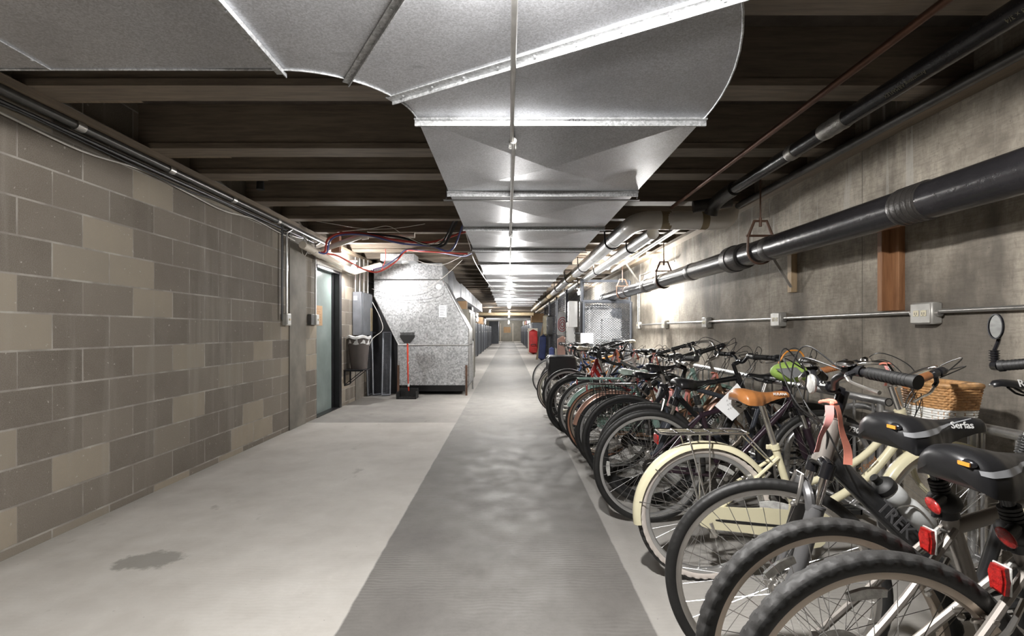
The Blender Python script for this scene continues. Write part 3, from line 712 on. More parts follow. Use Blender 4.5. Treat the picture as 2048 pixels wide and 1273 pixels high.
# ------------------------------------------------------------------ plenum and air handler
PY = 9.1
def pp(px, py): v = at(px, py, PY); return (v.x, v.y, v.z)
t = thing('air_plenum', 'big galvanised air plenum with slanted sides standing on legs', 'plenum', (-1.38, PY, 0))
top = [pp(748, 527), pp(884, 527), pp(885, 560), pp(748, 560)]
rel(MB().prism(top, (0, .9, 0)), t).build('plenum_neck', 'galv_case', t)
hood = [pp(748, 561), pp(885, 561), pp(937, 658), pp(937, 690), pp(797, 690), pp(748, 593)]
rel(MB().prism(hood, (0, .95, 0)), t).build('plenum_hood', 'galv_case', t)
base_ = [pp(796, 691), pp(937.5, 691), pp(937.5, 771), pp(796, 771)]
rel(MB().prism(base_, (0, 1.0, 0)), t).build('plenum_base', 'galv_case', t)
sm = MB()
def strip(a, b_, r=.008): sm.tube([Vector(pp(*a))-Vector((0, .006, 0)), Vector(pp(*b_))-Vector((0, .006, 0))], r, 6)
strip((748, 560), (886, 560), .014); strip((796, 690.5), (937, 690.5), .012); strip((886, 560), (938, 658), .011); strip((938, 658), (938, 771), .011); strip((748, 527), (884, 527), .008); strip((748, 593), (797, 690)); strip((796, 690), (796, 771))
rel(sm, t).build('seam_strip', 'galv_pipe', t)
for px in (797, 933):
    v0 = at(px, 735, PY)
    rel(MB().box((v0.x-.018, PY-.03, 0), (v0.x+.018, PY-.002, .55)), t).build('leg', 'rust', t)
rel(MB().lathe([(.0001, -.02), (.05, -.02), (.055, -.012), (.055, 0)], 'y', 24, (at(877, 574, PY).x, PY, at(877, 574, PY).z)), t).build('round_gauge', 'white', t)
lb = rel(MB().box(Vector(pp(878, 635))-Vector((0, .004, 0)), pp(893, 611)), t).build('inspection_label', 'paper', t)
mk = MB()
for r_ in range(8):
    a = at(880, 614+r_*2.5, PY); mk.box((a.x, PY-.0055, a.z-.006), (a.x+random.uniform(.05, .105), PY-.004, a.z))
rel(mk, t).build('label_print', 'ink', lb); 
rel(MB().box((-1.95, 9.2, .06), (-.8, 10.0, .18)), t).build('base_rail', 'black_paint', t)
t = thing('air_handler', 'tan-grey air handler cabinet behind the plenum beside the aisle', 'air handler', (-1.3, 11, 0))
rel(MB().box((-1.95, 10.2, .08), (-.80, 11.9, 1.62), bev=.01), t).build('cabinet_body', 'cabinet_tan', t)
rel(MB().box((-.80, 10.3, .2), (-.785, 11.0, 1.55), bev=.003), t).build('access_door', 'cabinet_tan', t)
rel(MB().box((-.80, 11.1, .2), (-.785, 11.8, 1.55), bev=.003), t).build('access_door', 'cabinet_tan', t)
rel(MB().box((-.785, 10.93, .9), (-.76, 10.97, 1.0)), t).build('door_latch', 'conduit_dark', t)
rel(MB().box((-1.95, 10.2, 0), (-.85, 11.9, .08)), t).build('plinth', 'black_paint', t)
run('condensate_pipe', 'grey pipe with valve standing by the air handler corner', 'pipe', [(-.72, 10.1, 0), (-.72, 10.1, .95), (-.78, 10.1, 1.0)], .018, 'galv_pipe')
tag(MB().box((-1.1, 10.5, 1.63), (-.88, 10.8, 1.80), bev=.004).build('cardboard_box', 'cardboard'), 'small cardboard box on top of the air handler', 'box')
tag(MB().box((-1.35, 10.6, 1.63), (-1.15, 10.8, 1.74), bev=.02).build('plastic_bag', 'bag'), 'crumpled white bag on top of the air handler', 'bag')
tag(MB().box((-1.0, 11.2, 1.63), (-.82, 11.7, 1.72), bev=.004).build('black_case', 'black'), 'flat black case on top of the air handler', 'case')
t = thing('branch_duct', 'rectangular galvanised branch duct left of the corridor beyond the plenum', 'duct', (-1.5, 12, 2.0))
rel(MB().prism([(-1.15, 10.4, 1.75), (-1.15, 10.4, 2.42), (-1.15, 11.0, 2.3), (-1.15, 11.9, 2.28), (-1.15, 11.9, 1.98), (-1.15, 11.1, 1.9)], (-.8, 0, 0)), t).build('duct_transition', 'galv', t)
for k in range(8):
    y0 = 11.9+k*1.15
    rel(MB().box((-1.95, y0, 1.98), (-1.12, y0+1.13, 2.30)).box((-1.96, y0+1.12, 1.97), (-1.11, y0+1.15, 2.31)), t).build('duct_section', 'galv', t)

# mesh panels leaning in the corner
def mesh_sheet(mb, o, u, v, nu, nv, r=.004, amp=1.0):
    """expanded-metal diamonds: zigzag wires over the rectangle spanned by u and v"""
    o, u, v = Vector(o), Vector(u), Vector(v)
    for i in range(nu):
        for s_ in (1, -1):
            pts = []
            for j in range(nv*2+1):
                f = (i+.5+(amp*.5 if (j % 2) else -amp*.5)*s_)/nu
                pts.append(o+u*f+v*(j/(nv*2)))
            mb.tube(pts, r, 4, caps=False)
def panel_frame(o, u, v, th=.02):
    mb = MB(); o, u, v = Vector(o), Vector(u), Vector(v)
    for a, b_ in ((o, o+u), (o+u, o+u+v), (o+u+v, o+v), (o+v, o)): mb.tube([a, b_], th, 4)
    return mb
lean = [((-2.52, 8.95, .02), (.02, .26, 0), (-.04, .02, 1.1), 'leftmost dark mesh panel leaning in the corner beside the plenum'),
        ((-2.44, 9.0, .02), (.2, .22, 0), (-.10, .3, 1.12), 'slanting dark mesh panel, second from the left beside the plenum'),
        ((-2.27, 8.96, .02), (.13, .06, 0), (-.04, .25, 1.12), 'upright dark mesh panel nearest the plenum')]
for o_, u_, v_, l_ in lean:
    t = thing('mesh_panel', l_, 'mesh panel', o_, group='mesh panels leaning beside the plenum')
    panel_frame((0, 0, 0), u_, v_, .016).build('panel_frame', 'grey_paint', t)
    mb = MB(); mesh_sheet(mb, (0, 0, 0), u_, v_, 8, 16, .0035); mb.build('panel_mesh', 'dark_mesh', t)
tag(MB().box((XL, 9.35, 0), (-2.03, 9.4, 1.75)).build('plywood_sheet', 'black_paint'), 'dark sheet standing behind the leaning mesh panels', 'sheet')

# dustpan and broom
t = thing('dustpan', 'black lobby dustpan with long red handle in front of the plenum', 'dustpan', (-1.757, 8.7, 0))
dp = MB().box((-.165, -.12, .0), (.165, .14, .012)).box((-.165, .13, 0), (.165, .145, .16)).box((-.17, -.12, 0), (-.158, .14, .12)).box((.158, -.12, 0), (.17, .14, .12))
dp.build('dustpan_tray', 'black', t)
teeth = MB()
for k in range(16): teeth.box((-.15+k*.0195, -.126, .0), (-.143+k*.0195, -.118, .045))
teeth.build('comb_teeth', 'black', t)
MB().tube([(0, .1, .12), (0, .05, .30), (0, .02, .95)], .012, 8).build('dustpan_handle', 'red_plastic', t)
MB().cyl((0, .078, .2), (0, .066, .25), .018, 10).cyl((0, .04, .6), (0, .038, .63), .016, 10).build('handle_clip', 'white', t)
t = thing('broom', 'short black broom clipped head-up onto the red dustpan handle', 'broom', (-1.757, 8.68, .3))
MB().tube([(.012, -.01, .1), (.0, 0, .66)], .011, 8).build('broom_handle', 'red_plastic', t)
MB().prism([(-.05, -.03, .66), (.05, -.03, .66), (.13, -.03, .76), (.135, -.03, .80), (-.125, -.03, .80), (-.12, -.03, .76)], (0, .05, 0)).build('broom_head', 'black', t)
br = MB()
for k in range(26): br.tube([(-.115+k*.0095, -.005, .80), (-.12+k*.0098, -.005, .845+.006*random.random())], .004, 4)
br.build('bristles', 'black', t)
# ------------------------------------------------------------------ right side pipes
t = thing('drain_pipe', 'large black jacketed drain pipe hung along the right concrete wall', 'pipe', (2.05, 4, 1.84))
def bp(y): return Vector((2.05, y, 1.800+.006*y))
rel(MB().tube([bp(-1.5+k*.5) for k in range(25)], .092, 28), t).build('pipe_body', 'blackpipe', t)
for y0, y1, r_ in ((2.42, 2.60, .0965), (3.85, 3.95, .096), (4.32, 4.62, .112), (5.5, 5.62, .097), (6.6, 6.75, .097), (7.3, 7.5, .098), (8.5, 8.6, .097)):
    mb = MB().tube([bp(y0), bp(y0+.01), bp(y1-.01), bp(y1)], [r_-.004, r_, r_, r_-.004], 28)
    if y0 == 4.32: mb.tube([bp(4.50), bp(4.60)], .121, 28)
    if y0 == 2.42:
        for k in range(5): mb.tube([bp(2.43+k*.035), bp(2.44+k*.035)], .0985, 28)
    rel(mb, t).build('pipe_coupling' if r_ > .1 else 'tape_wrap', 'pipe_tape', t)
rel(MB().tube([bp(10.5), bp(10.8)], .10, 24), t).build('pipe_end_cap', 'pipe_tape', t)
for i, (y0, l_) in enumerate(((4.07, 'rusty clevis hanger nearest the camera on the black drain pipe'), (6.6, 'middle clevis hanger on the black drain pipe'), (9.0, 'farthest clevis hanger on the black drain pipe, by the cages'))):
    p = bp(y0); t = thing('pipe_hanger', l_, 'pipe hanger', (p.x, y0, p.z), group='hangers of the black drain pipe')
    MB().cyl((0, 0, .26), (0, 0, HB-p.z), .007, 8).build('hanger_rod', 'rust', t)
    y_ = MB()
    y_.tube([(-.10, 0, .12), (-.05, 0, .245), (.05, 0, .245), (.10, 0, .12)], .012, 6).tube([(-.115, 0, .125), (.115, 0, .125)], .010, 6)
    y_.cyl((0, 0, .20), (0, 0, .27), .013, 8)
    y_.build('hanger_yoke', 'rust', t)
    MB().tube([(-.10, 0, .13)]+[(-.103*math.cos(a), 0, -.103*math.sin(a)) for a in [PI*k/12 for k in range(13)]]+[(.10, 0, .13)], .009, 6, sx=1.6).build('hanger_strap', 'rust', t)

t = thing('insulated_pipe', 'thick white insulated pipe, left one of the pair beside the duct', 'pipe', (1.29, 5, 2.29))
WX, WZ = 1.29, 2.285
rel(MB().tube([(2.05, 5.02, WZ), (1.5, 5.02, WZ), (1.36, 5.06, WZ), (1.30, 5.18, WZ), (1.29, 5.35, WZ)], .092, 24, smooth=4), t).build('pipe_bend', 'whitepipe', t)
rel(MB().tube([(1.98, 5.02, WZ), (2.14, 5.04, WZ+.01), (2.22, 5.07, WZ+.06), (2.25, 5.1, WZ+.18)], .098, 20, smooth=4), t).build('elbow', 'whitepipe', t)
rel(MB().cyl((1.52, 5.02, WZ), (1.62, 5.02, WZ), .094, 24), t).build('tape_wrap', 'tape_brown', t)
rel(MB().cyl((1.92, 5.02, WZ), (1.99, 5.02, WZ), .095, 24), t).build('tape_wrap', 'tape_brown', t)
segs = [(5.35, 9.6, 'foil'), (9.6, 10.6, 'tape_brown'), (10.6, 14.5, 'foil'), (14.5, 15.5, 'tape_brown'), (15.5, 27, 'tape_brown')]
for a, b_, m_ in segs: rel(MB().cyl((WX, a, WZ), (WX, b_, WZ), .091, 24), t).build('pipe_jacket', m_, t)
for a in (6.0, 7.4, 8.5, 12): rel(MB().cyl((WX, a, WZ), (WX, a+.05, WZ), .0935, 24), t).build('jacket_band', 'foil', t)
t2 = thing('insulated_pipe', 'slimmer bright insulated pipe, right one of the pair beside the duct', 'pipe', (1.47, 5, 2.21))
for a, b_, m_ in ((4.95, 9.7, 'foil'), (9.7, 10.7, 'tape_brown'), (10.7, 14, 'foil'), (14, 27, 'tape_brown')):
    rel(MB().cyl((1.53, a+.35, 2.21), (1.53, b_+.35, 2.21), .066, 20), t2).build('pipe_jacket', m_, t2)
hn = ('nearest', 'second', 'third', 'fourth', 'fifth', 'sixth')
for i, y0 in enumerate((6.2, 8.6, 10.6, 13, 16, 19.5)):
    t = thing('pipe_hanger', 'black strap hanger on the pair of white pipes, %s from the camera' % hn[i], 'pipe hanger', (WX, y0, WZ), group='hangers of the white pipe pair')
    st = MB().tube([(-.10, 0, .16)]+[(-.097*math.cos(a), 0, -.097*math.sin(a)) for a in [PI*k/10 for k in range(11)]]+[(.10, 0, .10)], .009, 6, sx=2)
    st.tube([(.24-.07, 0, .06)]+[(.24-.072*math.cos(a), 0, -.075-.072*math.sin(a)) for a in [PI*k/10 for k in range(11)]]+[(.24+.072, 0, .02)], .008, 6, sx=2)
    st.build('hanger_strap', 'black_paint', t)
    MB().box((-.11, -.01, .14), (.11, .01, .155)).cyl((-.1, 0, .14), (-.1, 0, HB-WZ), .006, 6).cyl((.1, 0, .14), (.1, 0, HB-WZ), .006, 6).build('hanger_rod', 'rust', t)

t = thing('ceiling_pipe', 'black lettered plastic pipe under the beams on the upper right', 'pipe', (1.87, 3, 2.36))
def cp(y): return Vector((1.90, y, 2.372-.0))
rel(MB().tube([cp(-1), cp(2), cp(4.25)], .047, 20), t).build('pipe_body', 'blackpipe', t)
rel(MB().tube([cp(4.2), (1.90, 4.45, 2.365), (1.89, 4.6, 2.33), (1.88, 4.65, 2.26)], .06, 16, smooth=4).tube([(1.72, 4.66, 2.33), (2.05, 4.6, 2.37)], .055, 14), t).build('pipe_elbow', 'pipe_tape', t)
for a, b_ in ((2.80, 3.02), (3.3, 3.38)): rel(MB().tube([cp(a+(b_-a)*k/6) for k in range(7)], [.048, .052, .049, .0525, .049, .052, .048], 20), t).build('foil_wrap', 'foil_dull', t)
for i, (y0, s_) in enumerate(((2.36, 'Armstrong ARMAFLEX'), (1.75, 'ITEM PKON 1 3/8 x 3/4'))):
    text('pipe_lettering', s_, .026, 'print_faded', t, Matrix.Translation(-Vector(t.location)) @ basis((1.90-.034, y0, 2.372-.034), (0, 1, 0), (-.7, 0, -.7)))
run('sprinkler_pipe', 'thin rusty brown pipe crossing in front of the black ceiling pipe', 'pipe', [(1.60, -1, 2.385), (1.60, 4.9, 2.385)], .0175, 'brownpipe', 0, 14)
run('sprinkler_pipe', 'grey pipe close to the right wall under the sill', 'pipe', [(2.25, -1, 2.40), (2.25, 4.9, 2.40)], .03, 'conduit_dark', 0, 14)
run('ceiling_pipe', 'thin pipe running beyond the white pipe bend towards the cages', 'pipe', [(1.85, 5.3, 2.30), (1.95, 9.4, 2.30)], .03, 'conduit', 0, 12)
run('wall_conduit', 'pale conduit bending from the ceiling down the right wall beside the cage', 'conduit', [(2.0, 8.6, 2.36), (2.3, 9.0, 2.12), (2.38, 9.2, 2.0), (2.385, 9.2, 1.34)], .016, 'conduit', 4, 10)
run('wall_conduit', 'slim second conduit curving along the right wall above the cage', 'conduit', [(2.39, 7.2, 2.18), (2.39, 8.9, 2.18), (2.39, 9.1, 2.12), (2.39, 9.12, 1.34)], .01, 'conduit', 3, 8)

# conduit with outlet boxes along the right wall
ob = [2.86, 4.42, 6.02, 7.62, 9.16]
t = thing('outlet_conduit', 'horizontal conduit linking the outlet boxes on the right concrete wall', 'conduit', (2.39, 4, 1.285))
pr = -1.5
for k, y0 in enumerate(ob):
    rel(MB().cyl((2.388, pr, 1.285), (2.388, y0, 1.285), .013, 12), t).build('conduit_length', 'conduit', t); pr = y0
ol = ('outlet box nearest the camera on the right wall', 'second outlet box on the right wall, left of the stud', 'third outlet box on the right wall', 'fourth outlet box on the right wall', 'farthest outlet box on the right wall, beside the cage')
for k, y0 in enumerate(ob):
    t = thing('outlet_box', ol[k], 'outlet box', (2.42, y0, 1.275), group='outlet boxes on the right wall')
    MB().box((-.062, -.075, -.062), (0, .075, .062), bev=.007).build('box_body', 'box', t)
    MB().box((-.068, -.068, -.055), (-.062, .068, .055), bev=.002).build('cover_plate', 'box', t)
    for s_ in (-.026, .026):
        MB().box((-.071, s_-.019, -.017), (-.067, s_+.019, .017), bev=.0019).build('socket', 'ivory', t)
        MB().box((-.0715, s_-.009, -.008), (-.0712, s_-.005, .006)).box((-.0715, s_+.005, -.008), (-.0712, s_+.009, .006)).box((-.0715, s_-.003, -.013), (-.0712, s_+.003, -.009)).build('socket_slots', 'ink', t)
    for s_ in (-1, 1): MB().cyl((-.032, s_*.075, 0), (-.032, s_*.098, 0), .019, 12).build('conduit_connector', 'conduit', t)

t = thing('wall_stud', 'doubled orange-brown timber stud on the right wall under the drain pipe', 'timber stud', (2.42, 3.1, 1.3))
MB().box((-.04, -.05, 0), (0, .02, .62), bev=.002).build('board', 'stud', t)
MB().box((-.09, .02, 0), (0, .06, .62), bev=.002).build('board', 'stud', t)
t = thing('pipe_bracket', 'timber and steel bracket on the right wall behind the drain pipe', 'bracket', (2.42, 4.22, 1.5))
MB().box((-.05, -.03, 0), (0, .03, .5), bev=.002).build('timber_block', 'stud2', t)
MB().prism([(-.04, -.032, .04), (-.06, -.032, .04), (-.30, -.032, .42), (-.27, -.032, .42)], (0, .012, 0)).box((-.30, -.035, .4), (0, -.02, .44)).build('steel_strut', 'conduit', t)

# ------------------------------------------------------------------ bike rack
def rack(name, lab, x, y0, y1, h=.775):
    t = thing(name, lab, 'bike rack', (x, (y0+y1)/2, 0), group='bike racks along the right wall')
    rel(MB().tube([(x, y0, h), (x, y1, h)], .024, 16), t).build('top_rail', 'galv_pipe', t)
    mb = MB(); mb.lathe([(.024, 0), (.0185, 0), (.0185, .04), (.0001, .04)], 'y', 16)
    mb.v = [v+Vector((x, y0-.002, h)) for v in mb.v]; rel(mb, t).build('tube_mouth', 'black', t)
    rel(MB().tube([(x+.02, y0-.0, h-.07), (x+.02, y0+.25, h-.055), (x-.06, y0+.4, h-.12), (x-.3, y0+.45, h-.3), (x-.32, y0+.45, .05)], .02, 14, smooth=4), t).build('front_loop', 'galv_pipe', t)
    y = y0+.12; 
    while y < y1-.05:
        rel(MB().cyl((x, y, .10), (x, y, h-.02), .0085, 8), t).build('rack_bar', 'galv_pipe', t); y += .16
    rel(MB().tube([(x, y0+.05, .1), (x, y1-.05, .1)], .018, 10), t).build('bottom_rail', 'galv_pipe', t)
    for yy in (y0+.06, y1-.06): rel(MB().tube([(x-.25, yy, .02), (x+.15, yy, .02)], .02, 10).cyl((x, yy, .02), (x, yy, h), .02, 12), t).build('rack_foot', 'galv_pipe', t)
rack('bike_rack', 'galvanised tube bike rack, open tube end pointing at the camera', 2.13, 2.80, 5.7)
rack('bike_rack', 'galvanised bike rack farther back between the bikes', 2.13, 6.0, 8.9)
rack('bike_rack', 'galvanised bike rack at the lower right corner behind the nearest bikes', 2.22, .3, 2.45, .72)

# ------------------------------------------------------------------ storage cages on the right
CXA, CYA = 1.47, 9.76
cage = thing('storage_cage', 'long row of grey wire mesh storage cages right of the aisle behind the bikes', 'cage', (CXA, CYA, 0))
def cage_panel(lab, o, u, H, n, nz, mat='mesh_grey', mid=None, r=.0045):
    o = Vector(o)-cage.location
    mb = panel_frame((0, 0, 0), u, (0, 0, H), .024)
    if mid: mb.tube([(0, 0, mid), Vector(u)+Vector((0, 0, mid))], .02, 4)
    f = mb.build('cage_panel', mat, cage, label=lab); f.location = o
    mb = MB(); mesh_sheet(mb, (0, 0, 0), u, (0, 0, H), n, nz, r); mb.build('panel_mesh', mat, f)
cage_panel('grey diamond mesh cage door facing the camera', (CXA, CYA, .02), (.92, 0, 0), 1.72, 17, 19, mid=.72, r=.0068)
cage_panel('upper mesh panel above the cage door', (CXA-.02, CYA+.1, 1.76), (.94, 0, 0), .40, 17, 5)
for k in range(4):
    y0 = CYA+.15+k*2.6
    cage_panel(None, (CXA-.0, y0, .02), (0, 2.5, 0), 2.1, 12, 10, 'dark_mesh', mid=1.1, r=.005)
    rel(MB().box((CXA-.05, y0-.06, 0), (CXA, y0-.0, 2.2)), cage).build('cage_post', 'dark_mesh', cage)
tag(MB().box((CXA-.07, CYA+.05, 1.1), (CXA-.02, CYA+.12, 1.75)).build('dark_plank', 'black_paint'), 'dark plank upright at the near cage corner', 'plank')
def soft(name, lab, cat, lo, hi, mat, bev=.05, wob=.03, seed=1, group=None, rot=0, mat2=None):
    rnd = random.Random(seed)
    lo, hi = Vector(lo), Vector(hi); c = (lo+hi)/2; h = (hi-lo)/2
    mb = MB(); n = 10; m = 12
    pr = []
    vs = []; fs = []
    for j in range(m+1):
        v = j/m; zz = -1+2*v
        k = (1-abs(zz)**16)**.5 if abs(zz) < 1 else .0
        k = max(.05, k)
        for i in range(n*2):
            a = PI*i/n; cx_ = math.copysign(abs(math.cos(a))**.3, math.cos(a)); sy_ = math.copysign(abs(math.sin(a))**.3, math.sin(a))
            w_ = 1+rnd.uniform(-1, 1)*wob
            vs.append(Vector((cx_*h.x*k*w_, sy_*h.y*k*w_, zz*h.z)))
    N = n*2
    for j in range(m):
        for i in range(N): fs.append([j*N+i, j*N+(i+1) % N, (j+1)*N+(i+1) % N, (j+1)*N+i])
    fs.append(list(range(N))[::-1]); fs.append([m*N+i for i in range(N)])
    mb.add(vs, fs)
    if rot: mb.xf(Matrix.Rotation(rot, 4, 'Y'))
    o = mb.build(name, mat); o.location = c
    return tag(o, lab, cat, group)
# inside the first cage
soft('white_sheet', 'crumpled white sheet bundled behind the cage door', 'sheet', (1.50, 9.98, .95), (2.08, 10.25, 1.72), 'fabric_white', seed=3, wob=.12)
soft('white_sheet', 'second white bundle slumped to the right behind the cage door', 'sheet', (1.85, 9.9, .98), (2.25, 10.1, 1.45), 'fabric_white', seed=5, wob=.1)
tag(MB().box((1.75, 10.3, .75), (2.34, 10.34, 1.64), bev=.01).build('grey_board', 'grey_paint'), 'flat blue-grey board standing in the first cage', 'board')
tag(MB().box((1.38, 9.55, .93), (1.62, 9.6, 1.13), bev=.004).build('cardboard_sheet', 'paper'), 'pale card leaning at the near corner of the cage', 'card')
tag(MB().box((1.66, 9.86, .80), (2.04, 10.2, 1.02), bev=.01).build('plastic_box', 'paper'), 'pale storage box low behind the cage door', 'box')
# things hung and stacked along the cage front
def drawers(x, y, z, lab):
    t = thing('drawer_tower', lab, 'drawer unit', (x, y, z))
    MB().box((-.09, -.12, 0), (.09, .12, .55), bev=.008).build('tower_body', 'white', t)
    for k in range(5): MB().box((-.1, -.10, .02+k*.105), (-.088, .10, .11+k*.105), bev=.003).build('drawer', 'white', t)
drawers(1.36, 10.6, 1.25, 'tall perforated white drawer tower high on the cage side')
drawers(1.40, 11.2, .82, 'white drawer tower standing lower beside the cage')
def rug():
    t = thing('rolled_rug', 'rolled white rug with red swirls standing beside the cages', 'rug', (1.36, 12.9, 1.06))
    MB().lathe([(.0, 0), (.095, 0), (.115, .03), (.12, .3), (.115, .55), (.10, .60), (0, .60)], 'z', 24).build('rug_roll', 'fabric_white', t)
    sw = MB()
    for r_ in (.04, .08, .12):
        sw.tube([(.122*math.sin(r_*math.cos(a)/.12)*1.0, -.122*math.cos(r_*math.cos(a)/.12), .28+r_*1.5*math.sin(a)) for a in [2*PI*k/18 for k in range(18)]], .010, 5, closed=True)
    sw.build('red_swirl', 'redbag', t)
    sp = MB().tube([(.01*k/4*math.cos(k*.7)*.9, .01*k/4*math.sin(k*.7)*.9, .602) for k in range(36)], .004, 5); sp.build('rolled_end', 'olive', t)
    t.rotation_euler = (0, .06, 0)
rug()
tag(MB().box((1.5, 12.6, 1.0), (1.60, 12.75, 1.72)).build('dark_case', 'black'), 'narrow dark case next to the rolled rug', 'case')
soft('folded_mattress', 'pale pink folded mattress standing behind the farthest bikes', 'mattress', (1.27, 12.9, .1), (1.55, 13.1, 1.04), 'pink', seed=7)
soft('coat', 'black coat hanging on the cage side', 'coat', (1.28, 16.6, 1.0), (1.52, 16.9, 1.70), 'black', seed=8, wob=.1)
soft('coat', 'olive jacket hanging beside the black coat', 'coat', (1.22, 17.4, 1.0), (1.40, 17.7, 1.75), 'olive', seed=9, wob=.1)
soft('grey_bin', 'grey-brown bin on the floor beside the cages', 'bin', (1.42, 15.0, .0), (1.7, 15.3, .70), 'olive', seed=10, wob=0)
soft('blue_tote', 'blue tote leaning beside the grey-brown bin', 'tote', (1.30, 15.8, .0), (1.45, 16.1, .66), 'bluebag', seed=11)
soft('blue_bag', 'long dark blue sleeping-bag sack standing beside the wooden plank', 'bag', (1.20, 19.6, 0), (1.47, 19.9, 1.02), 'bluebag', seed=12, rot=.07)
t = thing('wood_plank', 'wooden plank leaning on the cages beside the blue sack', 'plank', (1.14, 20.4, 0))
MB().prism([(-.03, 0, 0), (.06, 0, 0), (.36, 0, 1.60), (.28, 0, 1.60)], (0, .03, 0)).build('board', 'stud2', t)
t = thing('duffel_bag', 'big red duffel bag standing upright in the aisle', 'bag', (1.25, 25, 0))
b = soft('bag_body', '', '', (1.03, 24.8, 0), (1.45, 25.3, 1.25), 'redbag', seed=13, wob=.05)
for k_ in ('label', 'category'): del b[k_]
b.parent = t; b.location = b.location-t.location
MB().tube([(-.12, -.27, .45), (-.1, -.30, .5), (.08, -.30, .5), (.1, -.27, .45)], .02, 6, smooth=3).build('bag_strap', 'black', t)
tag(MB().box((1.0, 25.7, 0), (1.5, 25.75, 1.3)).build('beige_board', 'pvc'), 'beige board standing behind the red duffel bag', 'board')
# right row of lockers with goods on top
def locker(lab, x, y0, y1, H, side, group):
    t = thing('storage_locker', lab, 'locker', (x, (y0+y1)/2, 0), group=group)
    L = (y1-y0)/2; xo = side*.9
    MB().box((min(0, xo), -L+.01, .05), (max(0, xo), L-.01, H), bev=.0).build('locker_body', 'locker', t)
    mb = MB(); n_ = 5
    for k in range(n_): mb.box((-.012*side, -L+.06+k*(2*L-.1)/n_, .1), (0, -L+.06+(k+.55)*(2*L-.1)/n_, H-.06))
    mb.build('locker_door', 'mesh_grey', t)
    MB().box((-.04*side, -.03, H*.72), (-.0, .03, H*.75)).build('padlock', 'white', t)
    MB().box((min(0, -.03*side), L-.05, 0), (max(0, -.03*side), L, H+.03)).build('locker_post', 'dark_mesh', t)
ordn = ['first', 'second', 'third', 'fourth', 'fifth', 'sixth', 'seventh', 'eighth', 'ninth', 'tenth']
for k in range(8): locker('blue-grey mesh locker on the left of the aisle, %s from the near end' % ordn[k], -1.43, 20.5+k*2.6, 23.1+k*2.6, 1.52, -1, 'lockers on the left of the aisle')
for k in range(7): locker('blue-grey mesh locker on the right of the aisle, %s from the near end' % ordn[k], 1.26, 31.5+k*2.6, 34.1+k*2.6, 1.58, 1, 'lockers on the right of the aisle')
soft('plastic_bag', 'pile of white plastic bags on the near left lockers', 'bag', (-1.85, 21.5, 1.53), (-1.40, 23.5, 2.05), 'bag', seed=20, wob=.15)
soft('plastic_bag', 'smaller white bag on the left lockers farther back', 'bag', (-1.75, 30, 1.53), (-1.42, 31.5, 1.95), 'bag', seed=21, wob=.15)
tag(MB().box((-1.8, 27.5, 1.53), (-1.42, 29, 1.92)).build('cardboard_box', 'cardboard'), 'brown cardboard box on the left lockers', 'box')
tag(MB().box((-1.75, 45, .2), (-.88, 46.2, 2.05), bev=.01).box((-1.75, 45.05, 0), (-.9, 46.1, .2)).build('metal_cabinet', 'locker'), 'tall blue-grey metal cabinet near the far end on the left', 'cabinet')
tag(MB().box((1.22, 26.6, 1.62), (1.9, 27.4, 2.1), bev=.01).build('cardboard_box', 'cardboard'), 'large cardboard box on the right lockers above the red bag', 'box')
locker('taller end locker on the right of the aisle behind the red duffel bag', 1.28, 26.4, 28.9, 1.6, 1, None)
locker('second end locker on the right of the aisle beyond the beige board', 1.28, 28.9, 31.4, 1.6, 1, None)
for k, (y0, m_, l_) in enumerate(((29, 'white', 'white'), (31, 'mint_pale', 'pale green'), (33, 'white', 'milky white'), (36, 'redbag', 'red'), (39, 'cardboard', 'brown'), (42, 'white', 'small white'))):
    tag(MB().box((1.25, y0, 1.63), (1.75, y0+1.1, 1.63+.28+.04*(k % 3)), bev=.01).build('storage_box', m_), '%s storage box on top of the right lockers, %s from the near end' % (l_, ordn[k]), 'box', 'boxes on top of the right lockers')
tag(MB().box((1.20, 27.0, 1.3), (1.27, 27.8, 1.58)).build('storage_box', 'paper'), 'white boxes with red print on the shelf above the red bag', 'box')
run('crossing_pipe', 'brown insulated pipe crossing the corridor under the ceiling', 'pipe', [(-2.5, 24, 1.98), (1.2, 24, 1.98)], .085, 'tape_brown', 0, 14)
run('crossing_pipe', 'pale pipe crossing the corridor behind the brown one', 'pipe', [(-1.3, 29, 1.86), (1.4, 29, 1.86)], .10, 'foil', 0, 14)
run('crossing_pipe', 'dark pipe crossing the corridor farthest back', 'pipe', [(-2.5, 34, 2.02), (2.4, 34, 2.02)], .10, 'conduit_dark', 0, 14)
